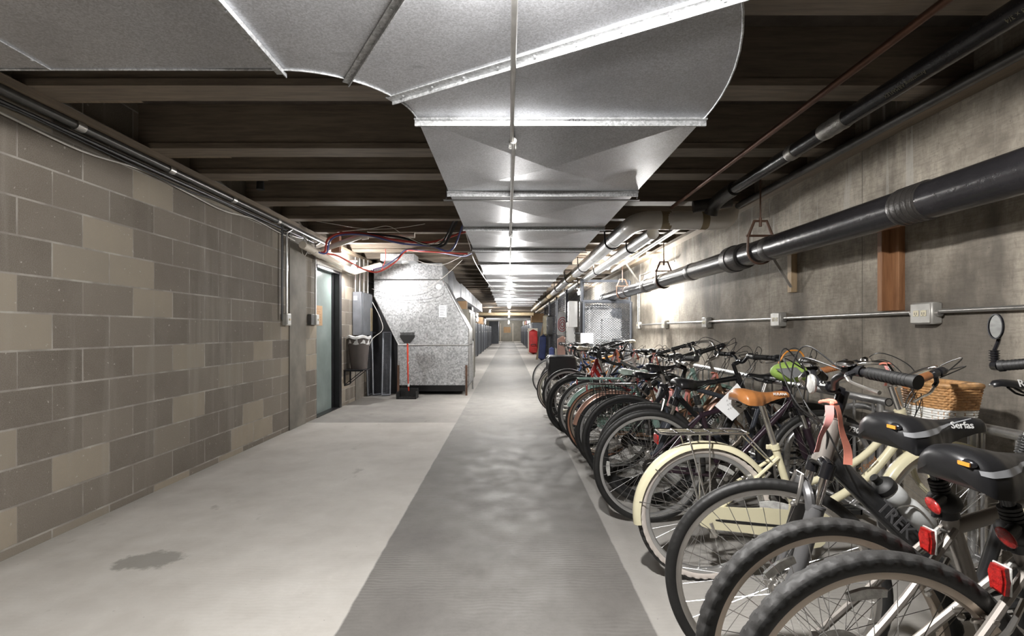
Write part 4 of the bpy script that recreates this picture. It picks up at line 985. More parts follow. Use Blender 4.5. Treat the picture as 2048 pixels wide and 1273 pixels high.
# ------------------------------------------------------------------ bicycles
# local axes of a bike: x forward, y to its left, z up; the root stands on the floor under the rear hub
_cache = {}
def wheel_meshes(R, tw, rim, tyre, side, tread, depth, nsp, spoke, near):
    key = (R, tw, rim, tyre, side, tread, depth, nsp, spoke, near)
    if key in _cache: return _cache[key]
    r0 = R-tw*.52                                    # centre of the tyre section
    rr = R-tw+.004                                   # rim outer radius
    seg = 250 if near else 56
    n = 20 if near else 9
    ty = MB(); vs = []; mis = []
    prof = []
    for k in range(n):
        a = -2.55+5.1*k/(n-1)                        # 0 = outwards
        prof.append(a)
    for i in range(seg):
        t = 2*PI*i/seg
        for k, a in enumerate(prof):
            rad = tw/2
            if tread and abs(a) < 1.25:
                blk = 0
                if tread == 'knob':
                    if abs(a) > .6: blk = .0030 if (i % 5) < 3 else -.0014
                    else: blk = .0014 if ((i+k*2) % 5) < 4 else -.0012
                elif tread == 'fine':
                    if abs(a) > .6: blk = .0010 if (i % 3) < 2 else -.0004
                rad += blk
            r_ = r0+math.cos(a)*rad*1.04; y_ = math.sin(a)*rad
            vs.append((r_*math.cos(t), y_, r_*math.sin(t)))
    fs = []; mi = []
    for i in range(seg):
        j = (i+1) % seg
        for k in range(n-1):
            fs.append([i*n+k, i*n+k+1, j*n+k+1, j*n+k]); a = (prof[k]+prof[k+1])/2
            mi.append(1 if (side and 1.15 < abs(a) < 2.2) else (2 if abs(a) < .95 else 0))
    ty.add(vs, fs); ty.mi = mi
    m_ty = ty.mesh('tyre', [tyre, side or tyre, 'tyre_dusty' if tread == 'knob' else tyre], ang=.5)
    rw = tw*.36
    rm = MB().lathe([(rr+.002, rw), (rr-.004, rw), (rr-depth*.75, rw*.9), (rr-depth, rw*.45), (rr-depth, -rw*.45), (rr-depth*.75, -rw*.9), (rr-.004, -rw), (rr+.002, -rw), (rr-.006, -rw*.8), (rr-.006, rw*.8)], 'y', seg if not near else 96, closed=True)
    rm.cyl((0, 0, -rr+depth), (0, 0, -rr+depth+.035), .003, 6)
    m_rm = rm.mesh('wheel', rim)
    sp = MB()
    for i in range(nsp):
        s_ = 1 if i % 2 else -1; t = 2*PI*i/nsp; off = .62*(1 if (i//2) % 2 else -1)
        a = Vector((.020*math.cos(t+off*1.9), s_*.027, .020*math.sin(t+off*1.9))); b_ = Vector(((rr-depth)*math.cos(t), s_*.003, (rr-depth)*math.sin(t)))
        sp.tube([a, b_], .00115 if near else .0013, 4 if near else 3, caps=False)
    m_sp = sp.mesh('spokes', spoke)
    hb = MB().lathe([(.0001, -.055), (.006, -.055), (.006, -.045), (.012, -.044), (.014, -.034), (.023, -.031), (.023, -.026), (.012, -.022), (.012, .022), (.023, .026), (.023, .031), (.014, .034), (.012, .044), (.006, .045), (.006, .055), (.0001, .055)], 'y', 18)
    m_hb = hb.mesh('hub', 'alu')
    _cache[key] = (m_rm, m_ty, m_sp, m_hb); return _cache[key]
def toothed(mb, r, y, teeth, th=.002, hole=None):
    vs = []; n = teeth*4
    for s_ in (0, th):
        for i in range(n):
            q = r+(.0035 if i % 4 in (1, 2) else -.0015); t = 2*PI*i/n
            vs.append((q*math.cos(t), y+s_, q*math.sin(t)))
    h = hole or .004
    for s_ in (0, th):
        for i in range(n):
            t = 2*PI*i/n; vs.append((h*math.cos(t), y+s_, h*math.sin(t)))
    fs = []
    for i in range(n):
        j = (i+1) % n
        fs += [[i, j, n+j, n+i], [i, 2*n+i, 2*n+j, j], [n+i, n+j, 3*n+j, 3*n+i], [2*n+i, 3*n+i, 3*n+j, 2*n+j]]
    return mb.add(vs, fs)
def cassette_mesh():
    if 'cass' in _cache: return _cache['cass']
    mb = MB()
    for k, r in enumerate((.052, .046, .040, .035, .030, .026, .022)): toothed(mb, r, -.034-k*.0042, int(r*520), .0018)
    _cache['cass'] = mb.mesh('sprocket_cassette', 'steel_dark'); return _cache['cass']
def saddle_mesh(L=.27, W=.085, mats=('saddle_black',), stripe=False, th=.055):
    key = ('sad', L, W, mats, stripe, th)
    if key in _cache: return _cache[key]
    T = [0, .03, .10, .22, .36, .50, .62, .74, .86, .95, 1.0]
    HW = [.45, .78, .98, 1.0, .82, .52, .36, .30, .27, .22, .10]
    ZT = [-.014, -.004, .004, .006, -.002, -.010, -.012, -.010, -.007, -.010, -.020]
    TH = [.42, .72, .95, 1, .90, .70, .55, .46, .40, .34, .24]
    from bisect import bisect
    def ip(A, t):
        i = min(len(T)-2, max(0, bisect(T, t)-1)); f = (t-T[i])/(T[i+1]-T[i]); f = f*f*(3-2*f)*.5+f*.5; return A[i]+(A[i+1]-A[i])*f
    mb = MB(); n = 30; K = 40; vs = []; mi = []
    for i in range(K+1):
        t = i/K; hw = ip(HW, t)*W; z0 = ip(ZT, t); q = ip(TH, t)*th
        for k in range(n+1):
            a = PI*k/n; c_ = math.cos(a); s_ = math.sin(a)
            dip = -.004*math.exp(-(c_*3)**2) if .15 < t < .75 else 0
            vs.append((t*L, -hw*math.copysign(abs(c_)**.9, c_), z0-q+q*(s_**.72)+dip))
        for k in range(n+1):                          # underside, slightly inset
            a = PI*k/n; vs.append((t*L, hw*.86*math.cos(a), z0-q*1.02+.006))
    N = 2*(n+1); fs = []
    for i in range(K):
        for k in range(N):
            l = (k+1) % N; fs.append([i*N+k, i*N+l, (i+1)*N+l, (i+1)*N+k])
            t = i/K; m_ = 0
            mi.append(m_)
    fs.append(list(range(N))[::-1]); fs.append([K*N+k for k in range(N)]); mi += [0, 0]
    mb.add(vs, fs); mb.mi = mi
    def surf(t, a):
        hw = ip(HW, t)*W; z0 = ip(ZT, t); q = ip(TH, t)*th; c_ = math.cos(a); s_ = math.sin(a)
        dip = -.004*math.exp(-(c_*3)**2) if .15 < t < .75 else 0
        return Vector((t*L, -hw*1.012*math.copysign(abs(c_)**.9, c_), z0-q+q*(s_**.72)+dip+.0008))
    _cache[key] = mb.mesh('saddle', list(mats)[:1], ang=1.0)
    if stripe:
        sb = MB()
        for sd in (0, 1):
            vs = []; nn = 40
            for i in range(nn+1):
                t = .05+.80*i/nn; a = .42+.75*(i/nn)**1.5; wd_ = .10*(1-abs(2*i/nn-.7)*.35)
                for a_ in (a-wd_, a+wd_): vs.append(surf(t, a_ if sd == 0 else PI-a_))
            sb.add(vs, [[i*2, i*2+1, i*2+3, i*2+2] for i in range(nn)])
        _cache[('stripe',)+key] = sb.mesh('saddle_stripe', mats[1])
    return _cache[key]

def along(pts, n=8):
    return catmull(pts, n)
BARS = {
 'riser': [(0, 0, 0), (0, .05, 0), (.0, .11, .035), (-.02, .20, .045), (-.05, .33, .045)],
 'flat': [(0, 0, 0), (0, .1, 0), (-.015, .20, .003), (-.045, .31, .01)],
 'hybrid': [(0, 0, 0), (0, .05, 0), (.01, .10, .03), (-.02, .18, .050), (-.095, .33, .025)],
 'north': [(0, 0, 0), (.03, .06, .05), (.05, .14, .085), (.02, .21, .085), (-.07, .27, .065), (-.20, .30, .03)],
 'cruiser': [(0, 0, 0), (.02, .07, .07), (.03, .17, .12), (-.03, .27, .12), (-.13, .31, .09), (-.26, .33, .05)],
 'drop': [(0, 0, 0), (0, .10, 0), (.01, .19, 0), (.06, .21, -.005), (.095, .212, -.045), (.07, .215, -.11), (0, .22, -.135), (-.05, .22, -.135)],
}
def make_bike(S, name='bicycle'):
    g = lambda k, d=None: S.get(k, d)
    X, Y, dirn = S['x'], S['y'], g('dir', 1)
    R = g('R', .345); wb = g('wb', 1.06); near = g('near', False)
    root = thing(name, S['label'], 'bicycle', (X if dirn > 0 else X+wb, Y, 0), (0 if dirn > 0 else PI)+math.radians(g('yaw', 0)), 'bicycles parked in a row along the right wall')
    root.rotation_euler.x = math.radians(g('lean', 0))
    A = math.radians(g('head_angle', 70.5)); up = Vector((-math.cos(A), 0, math.sin(A))); fw = Vector((math.sin(A), 0, math.cos(A)))
    fh = Vector((wb, 0, R)); rh = Vector((0, 0, R))
    axis0 = fh-fw*g('rake', .045)
    flen = g('fork_len', .41); hl = g('head_len', .13)
    hb_ = axis0+up*flen; ht = hb_+up*hl
    bb = Vector((g('bbx', .44), 0, g('bbz', .285)))
    ST = math.radians(72.5); sdir = Vector((-math.cos(ST), 0, math.sin(ST)))
    stl = g('st_len', .43); stt = bb+sdir*stl
    ftype = g('frame', 'diamond'); fm = g('paint', 'gloss_black'); tr = g('tube', .016)
    seg = 14 if near else 8
    # ---- frame
    mb = MB()
    hd = mb if not g('head_paint') else MB(); hr = g('head_r', tr*1.25)
    hd.cyl(hb_, ht, hr, seg+4)
    hd.cyl(hb_-up*.002, hb_+up*.012, hr*1.1, seg+4).cyl(ht-up*.012, ht+up*.002, hr*1.1, seg+4)
    if g('head_paint'): hd.build('head_tube', g('head_paint'), root)
    mb.cyl(bb, stt, tr*.98, seg)
    mb.cyl(bb+Vector((0, -.036, 0)), bb+Vector((0, .036, 0)), .021, 14)
    dtr = g('down_tube', tr*1.15)
    if ftype in ('diamond', 'comfort'):
        mb.tube([hb_+up*.025, bb+(hb_-bb).normalized()*.01], dtr, seg, sx=g('dt_flat', 1))
        a = ht-up*.03; b_ = bb+sdir*(stl-.04)
        mb.tube([a, b_], tr*1.0, seg)
    elif ftype == 'step':
        mb.tube([hb_+up*.03, bb+Vector((.02, 0, .01))], dtr, seg)
        b_ = bb+sdir*.20
        mb.tube([ht-up*.02, hb_.lerp(bb, .30)+Vector((0, 0, .055)), hb_.lerp(bb, .62)+Vector((-.0, 0, .075)), b_], tr*.95, seg, smooth=6)
    elif ftype == 'cruiser':
        mb.tube([hb_+up*.02, hb_.lerp(bb, .5)+Vector((.0, 0, -.03)), bb], dtr, seg, smooth=6)
        mb.tube([ht-up*.03, Vector((bb.x+.32, 0, ht.z-.09)), Vector((bb.x+.08, 0, bb.z+.40)), bb+sdir*(stl-.05)], tr, seg, smooth=6)
        mb.tube([hb_+up*.05, Vector((bb.x+.30, 0, bb.z+.30)), bb+sdir*.22], tr*.8, seg, smooth=6)
    elif ftype == 'mixte':
        mb.tube([hb_+up*.02, hb_.lerp(bb, .45)+Vector((.02, 0, -.04)), bb], dtr, seg, smooth=6)
        b_ = bb+sdir*.17
        mb.tube([ht-up*.03, hb_.lerp(b_, .4)+Vector((.01, 0, -.015)), hb_.lerp(b_, .75)+Vector((-.0, 0, -.035)), b_], tr*.95, seg, smooth=6)
    sa = bb+sdir*(stl-(.04 if ftype != 'mixte' else .05))
    for s_ in (-1, 1):
        mb.tube([sa+Vector((-.005, s_*.014, 0)), Vector((rh.x+.14, s_*.05, R+.18)) if False else sa.lerp(rh, .5)+Vector((0, s_*.045, 0)), rh+Vector((.01, s_*.062, .012))], tr*.5, 8, smooth=4)
        mb.tube([bb+Vector((-.01, s_*.03, 0)), bb.lerp(rh, .45)+Vector((0, s_*.05, 0)), rh+Vector((.01, s_*.062, -.006))], tr*.58, 8, smooth=4)
        mb.box((rh.x-.014, s_*.060-.003, R-.018), (rh.x+.022, s_*.060+.003, R+.02), bev=.002)
    mb.tube([sa.lerp(rh, .34)+Vector((0, -.045, 0)), sa.lerp(rh, .34)+Vector((0, .045, 0))], tr*.4, 6)
    frame = mb.build('frame', fm, root)
    ctr = MB().tube([stt-sdir*.012, stt+sdir*.012], tr*1.25, 12).box(stt+Vector((-.04, -.006, -.012)), stt+Vector((-.01, .006, .010)), bev=.002)
    ctr.build('seat_clamp', g('clamp', 'black_paint'), root)
    for txt_, sz, f_, tube_, m_ in g('decals', []):
        if tube_ == 'down': p0, p1, rad = hb_+up*.025, bb, dtr*max(1, 1)
        elif tube_ == 'top': p0, p1, rad = bb+sdir*(stl-.04), ht-up*.03, tr
        elif tube_ == 'stay': p0, p1, rad = rh, bb, tr*.58+.03
        else: p0, p1, rad = bb, stt, tr
        if tube_ == 'down': dd = (p1-p0).normalized()
        else: dd = (p1-p0).normalized()
        sgn = -1 if dirn > 0 else 1
        c_ = p0.lerp(p1, f_)+Vector((0, sgn*(rad+.0012), 0))
        dx = dd if dd.x*dirn > 0 else -dd
        text('frame_lettering', txt_, sz, m_, frame, basis(c_, dx, (0, sgn, 0)), extrude=.0006, bold=.0006)
    # ---- seat post and saddle
    sh = g('saddle_h', .93); k_ = (sh-.06-bb.z)/sdir.z; sp_top = bb+sdir*k_
    p = MB().cyl(stt-sdir*.02, sp_top, .0135, 12)
    p.build('seat_post', g('post', 'alu'), root)
    if g('bellows'):
        p = MB()
        for k in range(7): p.cyl(stt+sdir*(.03+k*.009), stt+sdir*(.036+k*.009), .021, 14)
        p.build('suspension_boot', 'black', root)
    sL, sW = g('sad_L', .27), g('sad_W', .08)
    sad = link('saddle', saddle_mesh(sL, sW, tuple(g('sad_m', ('saddle_black',))), g('sad_stripe', False), g('sad_th', .055)), root,
               mat=Matrix.Translation((sp_top.x-.125, 0, sh-.006)) @ Matrix.Rotation(math.radians(g('sad_tilt', 0)), 4, 'Y'), label=g('sad_label'))
    if g('sad_stripe'): link('saddle_stripe', _cache[('stripe', 'sad', sL, sW, tuple(g('sad_m')), True, g('sad_th', .055))], sad)
    rl = MB()
    for s_ in (-.022, .022):
        rl.tube([(.03, s_*1.6, -.045), (.07, s_, -.062), (.17, s_, -.062), (.225, s_*.5, -.035)], .0035, 6, smooth=3)
    rl.box((.10, -.026, -.075), (.145, .026, -.048), bev=.006)
    if g('springs'):
        for s_ in (-.05, .05):
            pts = [(.045+.014*math.cos(a), s_+.014*math.sin(a), -.095+.006*a/1.2) for a in [k*.7 for k in range(0, 46, 1)]]
            pts = [(x_, y_, min(-.03, z_-.0)) for x_, y_, z_ in [(p_[0], p_[1], -.095+.0022*i) for i, p_ in enumerate(pts)]]
            rl.tube(pts, .003, 5)
    rl.build('saddle_rails', 'black_paint', sad)
    if g('sad_text'):
        s_, sz, pos, tm = g('sad_text'); sg = -1 if dirn > 0 else 1
        text('saddle_lettering', s_, sz, tm, sad, basis((pos[0], sg*pos[1], pos[2]), (dirn, 0, 0), (0, sg*1, .35)), bold=.0004)
    if g('sad_badge'):
        sg = -1 if dirn > 0 else 1
        q = MB().sphere((.012, sg*.052, -.022), .017, 12, sc=(.5, 1.2, .6)); q.build('saddle_badge', 'gloss_black', sad)
        q = MB().box((.001, sg*.038-.0, -.026), (.004, sg*.066, -.018)); q.build('orange_badge', 'orange', sad)
    # ---- wheels
    rimm, tym, side = g('rim', 'rim_silver'), g('tyre', 'tyre'), g('side')
    ms = wheel_meshes(R, g('tw', .04), rimm, tym, side, g('tread', 'fine'), g('depth', .022), g('nsp', 32), g('spoke', 'steel'), near)
    Smat = Matrix.Translation(axis0) @ Matrix.Rotation(math.radians(g('steer', 0)), 4, up) @ Matrix.Translation(-axis0)
    for wn, Mw in (('rear', Matrix.Translation(rh) @ Matrix.Rotation(g('wrot', .3), 4, 'Y')), ('front', Smat @ Matrix.Translation(fh) @ Matrix.Rotation(g('wrot', .3)*2, 4, 'Y'))):
        wo = link('wheel', ms[0], root, mat=Mw)
        link('tyre', ms[1], wo); link('spokes', ms[2], wo); link('hub', ms[3], wo)
        if wn == 'rear': link('sprocket_cassette', cassette_mesh(), wo)
        if wn == 'rear' and g('disc'):
            MB().lathe([(.052, -.031), (.078, -.034), (.078, -.0345), (.052, -.0315)], 'y', 40, closed=True).build('spoke_protector', 'reflector', wo)
        if g('refl', True):
            for ra in g('refl_at', (1.2,)):
                q = MB(); rr_ = R-g('tw', .04)-g('depth', .022)-.028; vs = []
                for i in range(9):
                    t = ra-.17+.34*i/8
                    for dr, dy in ((-.012, -.005), (.012, -.005), (.012, .005), (-.012, .005)): vs.append(((rr_+dr*(1-.3*abs(i-4)/4))*math.cos(t), dy, (rr_+dr*(1-.3*abs(i-4)/4))*math.sin(t)))
                fs = [[i*4+k, i*4+(k+1) % 4, i*4+4+(k+1) % 4, i*4+4+k] for i in range(8) for k in range(4)]+[[3, 2, 1, 0], [32, 33, 34, 35]]
                q.add(vs, fs).build('wheel_reflector', 'reflector', wo)
    if g('rim_text'):
        s_, m_ = g('rim_text'); sg = -1 if dirn > 0 else 1
        rr_ = R-g('tw', .04)-.014
        for i, ch in enumerate(s_):
            a = g('rim_text_at', 3.9)+sg*-1*i*.055
            cx, cz = (rh if dirn > 0 else fh).x+rr_*math.cos(a), R+rr_*math.sin(a)
            tx = Vector((-math.sin(a), 0, math.cos(a)))*(1 if sg < 0 else -1)
            text('rim_lettering', ch, .022, m_, frame, basis((cx, sg*.0165, cz), tx, (0, sg, 0)), bold=.0006)
    # ---- fork
    mb = MB(); ex = MB(); fm2 = g('fork_paint', fm)
    steer = []
    crown = hb_-up*.012
    if g('fork', 'rigid') == 'rigid':
        mb.cyl(hb_-up*.002, hb_-up*.03, tr*1.35, seg)
        mb.box((-.02, -.055, -.012), (.02, .055, .012), bev=.006) if False else None
        for s_ in (-1, 1):
            c0 = hb_-up*.028
            mb.tube([c0, c0+Vector((0, s_*.045, -.008)), c0-up*.12+Vector((0, s_*.052, 0)), axis0+up*.15+Vector((0, s_*.053, 0))+fw*.004, fh+Vector((-.012, s_*.055, .05)), fh+Vector((0, s_*.055, 0))], [.014, .0145, .014, .012, .009, .008], 10, smooth=4)
    else:
        mb.tube([crown+Vector((0, -.062, 0)), crown+Vector((0, -.03, .012)), crown+Vector((0, .03, .012)), crown+Vector((0, .062, 0))], .019, 10, smooth=3)
        for s_ in (-1, 1):
            MB().cyl(crown+Vector((0, s_*.062, .005)), crown-up*.16+Vector((0, s_*.062, 0)), .0135, 12).xf(Smat).build('fork_stanchion', 'chrome', root)
            mb.cyl(crown+up*.014+Vector((0, s_*.062, 0)), crown-up*.035+Vector((0, s_*.062, 0)), .021, 12)
        lo = MB(); lr = g('lower_r', .021)
        l0 = R+.075
        for s_ in (-1, 1):
            b0 = crown-up*.13+Vector((0, s_*.062, 0))
            lo.tube([b0, b0-up*.10, axis0+up*.06+Vector((0, s_*.062, 0)), fh+Vector((-.004, s_*.060, .0))], [lr, lr*.97, lr*.85, lr*.5], 12, smooth=3)
            lo.cyl(b0, b0+up*.008, lr*1.06, 12)
        ar = crown-up*.145
        lo.tube([ar+Vector((0, -.06, 0))+fw*.012, ar+Vector((0, -.055, 0))+up*.045+fw*.028, ar+up*.075+fw*.036, ar+Vector((0, .055, 0))+up*.045+fw*.028, ar+Vector((0, .06, 0))+fw*.012], .011 if lr < .023 else .015, 8, smooth=4, sx=1.3)
        lo.xf(Smat).build('fork_lowers', g('lower_paint', fm2), root)
    mb.xf(Smat).build('fork', fm2 if g('fork', 'rigid') == 'rigid' else 'gloss_black', root)
    # rim brakes
    if g('brakes', True):
        for (hub_, mat_, dr_) in ((fh, Smat, up), (rh, Matrix(), (sa-rh).normalized())):
            q = MB()
            rr_ = R-g('tw', .04)-.004
            pc = hub_+dr_*(rr_-.02); tip = hub_+dr_*(R+.035)
            back = Vector((dr_.z, 0, -dr_.x))*(.022 if hub_ is fh else .022)
            for s_ in (-1, 1):
                q.tube([pc+Vector((0, s_*.045, 0))+back, pc+Vector((0, s_*.050, 0))+dr_*.03+back, tip+Vector((0, s_*.03, 0))+back], .006, 6, smooth=3)
                q.box(pc+dr_*.012+Vector((-.028, s_*.022-.004, -.006)), pc+dr_*.012+Vector((.028, s_*.022+.004, .006)), bev=.003)
                q.sphere(pc+Vector((0, s_*.046, 0))+back*1.4, .009, 8)
            q.tube([tip+Vector((0, -.03, 0))+back, tip+Vector((0, .045, .0))+back], .003, 5)
            q.xf(mat_).build('rim_brake', g('brake_m', 'alu'), root)
    # ---- stem and bar
    H = ht+up*g('stem_up', .05)+fw*g('stem_fw', .06)
    q = MB().cyl(ht, ht+up*g('stem_up', .05), .0145 if not g('stem_fat') else .019, 14)
    q.tube([ht+up*(g('stem_up', .05)-.005), H], .0155, 12).cyl(H+Vector((0, -.025, 0)), H+Vector((0, .025, 0)), .019, 14)
    for s_ in (-.015, .015): q.cyl(H+fw*.016+Vector((0, s_, .009)), H+fw*.021+Vector((0, s_, .009)), .004, 6)
    q.xf(Smat).build('stem', g('stem_m', 'gloss_black'), root)
    bt = g('bar', 'riser'); half = [Vector(p_) for p_ in BARS[bt]]
    bs_ = g('bar_scale', 1)
    half = [Vector((p_.x, p_.y*bs_, p_.z))+Vector((0, 0, 0)) for p_ in half]
    Lc = along([H+p_ for p_ in half], 7); Rc = [Vector((p_.x, -p_.y, p_.z)) for p_ in Lc]
    bar = MB().tube(Rc[::-1]+Lc[1:], .0115, 10).xf(Smat).build('handlebar', g('bar_m', 'black_paint'), root)
    for side_, cur in (('l', Lc), ('r', Rc)):
        gl = g('grip_L', .125); acc = 0; pts = [cur[-1]]
        for i in range(len(cur)-2, -1, -1):
            seglen = (cur[i]-cur[i+1]).length
            if acc+seglen > gl:
                pts.append(cur[i+1].lerp(cur[i], (gl-acc)/seglen)); break
            acc += seglen; pts.append(cur[i])
        gp = pts[::-1]; base = gp[0]; gd = (gp[-1]-gp[0]).normalized()
        if bt == 'drop':
            MB().tube([Lc[0]] and cur[8:], .0155, 10).xf(Smat).build('bar_tape', g('grip_m', 'black'), bar)
            lv = MB().tube([cur[24], cur[24]+Vector((.045, 0, .03)), cur[24]+Vector((.07, 0, .01)), cur[24]+Vector((.06, 0, -.08))], [.014, .014, .008, .005], 8, smooth=3)
            lv.xf(Smat).build('brake_lever', 'black_paint', bar); continue
        gm = MB().tube([gp[0], gp[0]+gd*.003]+gp[1:-1]+[gp[-1]-gd*.004, gp[-1]], g('grip_r', .0165), 16)
        if near:
            for k in range(12):
                pa = gp[0].lerp(gp[-1], .06+k*.075); gm.cyl(pa, pa+gd*.004, g('grip_r', .0165)+.0008, 16)
        gm.cyl(gp[-1]-gd*.012, gp[-1]+gd*.002, g('grip_r', .0165)+.0025, 16)
        gm.xf(Smat).build('grip', g('grip_m', 'black'), bar)
        fo = Vector((1, 0, 0)) if bt in ('riser', 'flat', 'hybrid') else (Vector((0, -1 if side_ == 'r' else 1, 0))*-.2+Vector((.35, 0, -.5))).normalized()
        dn = Vector((0, 0, -1)); inn = -gd
        b0 = base+inn*.03
        lv = MB().cyl(b0-gd*.012, b0+gd*.012, .0165, 12)
        lv.tube([b0, b0+fo*.03+dn*.012, b0+fo*.042+dn*.016+gd*.02], .009, 8, smooth=2)
        lv.xf(Smat).build('brake_clamp', 'black_paint', bar)
        lv = MB().tube([b0+fo*.042+dn*.016+gd*.015, b0+fo*.060+dn*.024+gd*.05, b0+fo*.052+dn*.034+gd*.09, b0+fo*.060+dn*.036+gd*.135], [.006, .0055, .0050, .006], 8, smooth=4)
        lv.xf(Smat).build('brake_lever', g('lever_m', 'alu'), bar)
        if g('shifters', near or True):
            c0 = b0+inn*.035
            sh_ = MB().cyl(c0-gd*.010, c0+gd*.014, .018, 14).sphere(c0+fo*.012+Vector((0, 0, .014)), .019, 12, sc=(1.3, 1.2, .55))
            sh_.xf(Smat).build('gear_shifter', g('shift_m', 'black_paint'), bar)
        if g('big_pods'):
            c0 = b0+inn*.03+fo*.01
            sh_ = MB().sphere(c0+Vector((0, 0, .016)), .030, 16, sc=(1.0, 1.25, .42)).sphere(c0+Vector((0, 0, .026)), .010, 12, sc=(1, 1, .6))
            sh_.xf(Smat).build('shifter_cover', 'chrome', bar)
        # cables
        sg = 1 if side_ == 'l' else -1
        q0 = b0+fo*.03+inn*.01; tgt = hb_+up*.03+Vector((.0, -sg*.02, 0))
        for k, (bow, rise) in enumerate(((.13, .10), (.09, .02))):
            if k and not g('cables2', True): continue
            cb2 = MB().tube([q0+inn*.01, q0+inn*(.07+.02*k)+fw*.05+Vector((0, 0, rise*.5)), H+fw*(bow)+Vector((0, sg*.07, rise*.3)), H+fw*(bow*.8)+Vector((0, -sg*.02, -.09)), ht+fw*.045+Vector((0, -sg*.032, -.05)), tgt-up*.02+(bb-hb_).normalized()*.1*k], .0024, 6, smooth=6)
            cb2.xf(Smat).build('brake_cable' if k == 0 else 'gear_cable', 'cable_black', root)
    if g('bell'):
        c0 = Lc[-1].lerp(Lc[0], .42) if False else Lc[int(len(Lc)*.62)]
        MB().lathe([(.0001, .034), (.012, .033), (.022, .026), (.026, .014), (.026, .010), (.0001, .010)], 'z', 20, c=c0).cyl(c0, c0+Vector((0, 0, .012)), .008, 8).xf(Smat).build('bell', 'chrome', bar)
    if g('front_reflector'):
        c0 = H+fw*.045+Vector((0, 0, -.005))
        MB().lathe([(.0001, 0), (.030, 0), (.033, .006), (.030, .012), (.0001, .013)], 'x', 28, c=(c0.x, c0.y, c0.z)).xf(Smat).build('front_reflector', 'reflector', root)
    if g('headlight'):
        c0 = H+Vector((.02, .06, .03))
        MB().cyl(c0, c0+Vector((.07, 0, .01)), .019, 14).cyl(c0+Vector((0, 0, -.03)), c0+Vector((0, 0, 0)), .010, 8).xf(Smat).build('headlight', 'alu', bar)
    if g('mirror'):
        e = Lc[-1]; sgm = 1
        mm = MB().cyl(e, e+Vector((0, .02, 0)), .016, 12).cyl(e+Vector((0, .015, .0)), e+Vector((0.0, .018, .05)), .011, 10)
        for k in range(5): mm.cyl(e+Vector((0, .018, .015+k*.008)), e+Vector((0, .018, .018+k*.008)), .0145, 12)
        mm.tube([e+Vector((0, .018, .05)), e+Vector((.012, .016, .085)), e+Vector((.012, .014, .13))], .006, 8, smooth=3)
        c0 = e+Vector((0, .012, .128))
        rot = Matrix.Translation(c0) @ Matrix.Rotation(math.radians(g('mirror_yaw', 35)), 4, 'Z')
        hs = MB().lathe([(.0001, .012), (.024, .010), (.034, .002), (.034, -.004), (.030, -.004), (.030, -.001), (.0001, -.001)], 'x', 28)
        hs.v = [Vector((v.x, v.y, v.z*1.25)) for v in hs.v]; hs.xf(rot); mm.add(hs.v, hs.f)
        mo = mm.xf(Smat).build('rear_mirror', 'gloss_black', bar)
        gl_ = MB().lathe([(.0001, -.0018), (.0295, -.0018)], 'x', 28); gl_.v = [Vector((v.x, v.y, v.z*1.25)) for v in gl_.v]
        gl_.xf(rot).xf(Smat).build('mirror_glass', 'mirror', mo)
    # ---- drive
    ca = g('crank_a', .6)
    q = MB()
    toothed(q, .086, -.052, 42, .003, hole=.062); toothed(q, .066, -.046, 34, .003, hole=.050)
    for k in range(5):
        a = ca+2*PI*k/5; q.tube([(0, -.05, 0), (.07*math.cos(a), -.05, .07*math.sin(a))], .006, 6)
    q.v = [v+bb for v in q.v]; q.build('chainring', g('ring_m', 'steel_dark'), root)
    for s_, a in ((-1, ca), (1, ca+PI)):
        e = bb+Vector((.17*math.cos(a), s_*.075, .17*math.sin(a)))
        cr = MB().tube([bb+Vector((0, s_*.056, 0)), bb.lerp(e, .3)+Vector((0, s_*.01, 0)), e], [.014, .011, .010], 8).cyl(bb+Vector((0, s_*.045, 0)), bb+Vector((0, s_*.07, 0)), .014, 12).build('crank_arm', g('crank_m', 'alu'), root)
        pd = MB().cyl(e, e+Vector((0, s_*.09, 0)), .006, 8)
        for d_ in (-.042, .034): pd.box(e+Vector((d_, s_*.02, -.012)), e+Vector((d_+.008, s_*.10, .012)))
        for d_ in (.02, .055, .092): pd.box(e+Vector((-.04, s_*d_, -.010)), e+Vector((.04, s_*(d_+.008), .010)))
        pd.build('pedal', g('pedal_m', 'black'), cr)
    rC = .035; cy_ = -.046
    a0 = rh+Vector((0, cy_, rC)); a1 = bb+Vector((0, cy_, .086)); a2 = bb+Vector((0, cy_, -.086)); a3 = rh+Vector((.02, cy_, -.085))
    chn = [a0, a1]+[bb+Vector((.086*math.sin(t), cy_, .086*math.cos(t))) for t in (.5, 1, 1.57, 2.1, 2.6)]+[a2, a3, rh+Vector((-.0, cy_, -.06)), rh+Vector((-.035, cy_, 0)), rh+Vector((-.025, cy_, .025))]
    MB().tube(chn, .0035, 5, closed=True, sx=1.0).build('chain', 'steel_dark', root)
    q = MB().tube([rh+Vector((.0, -.068, -.02)), rh+Vector((.012, -.062, -.05)), rh+Vector((.03, -.056, -.09))], [.012, .014, .008], 8)
    q.cyl(rh+Vector((.03, -.050, -.085)), rh+Vector((.03, -.042, -.085)), .016, 14).cyl(rh+Vector((.008, -.050, -.06)), rh+Vector((.008, -.042, -.06)), .014, 14)
    q.box(rh+Vector((.004, -.056, -.10)), rh+Vector((.035, -.052, -.055)), bev=.003)
    q.build('derailleur', g('der_m', 'alu'), root)
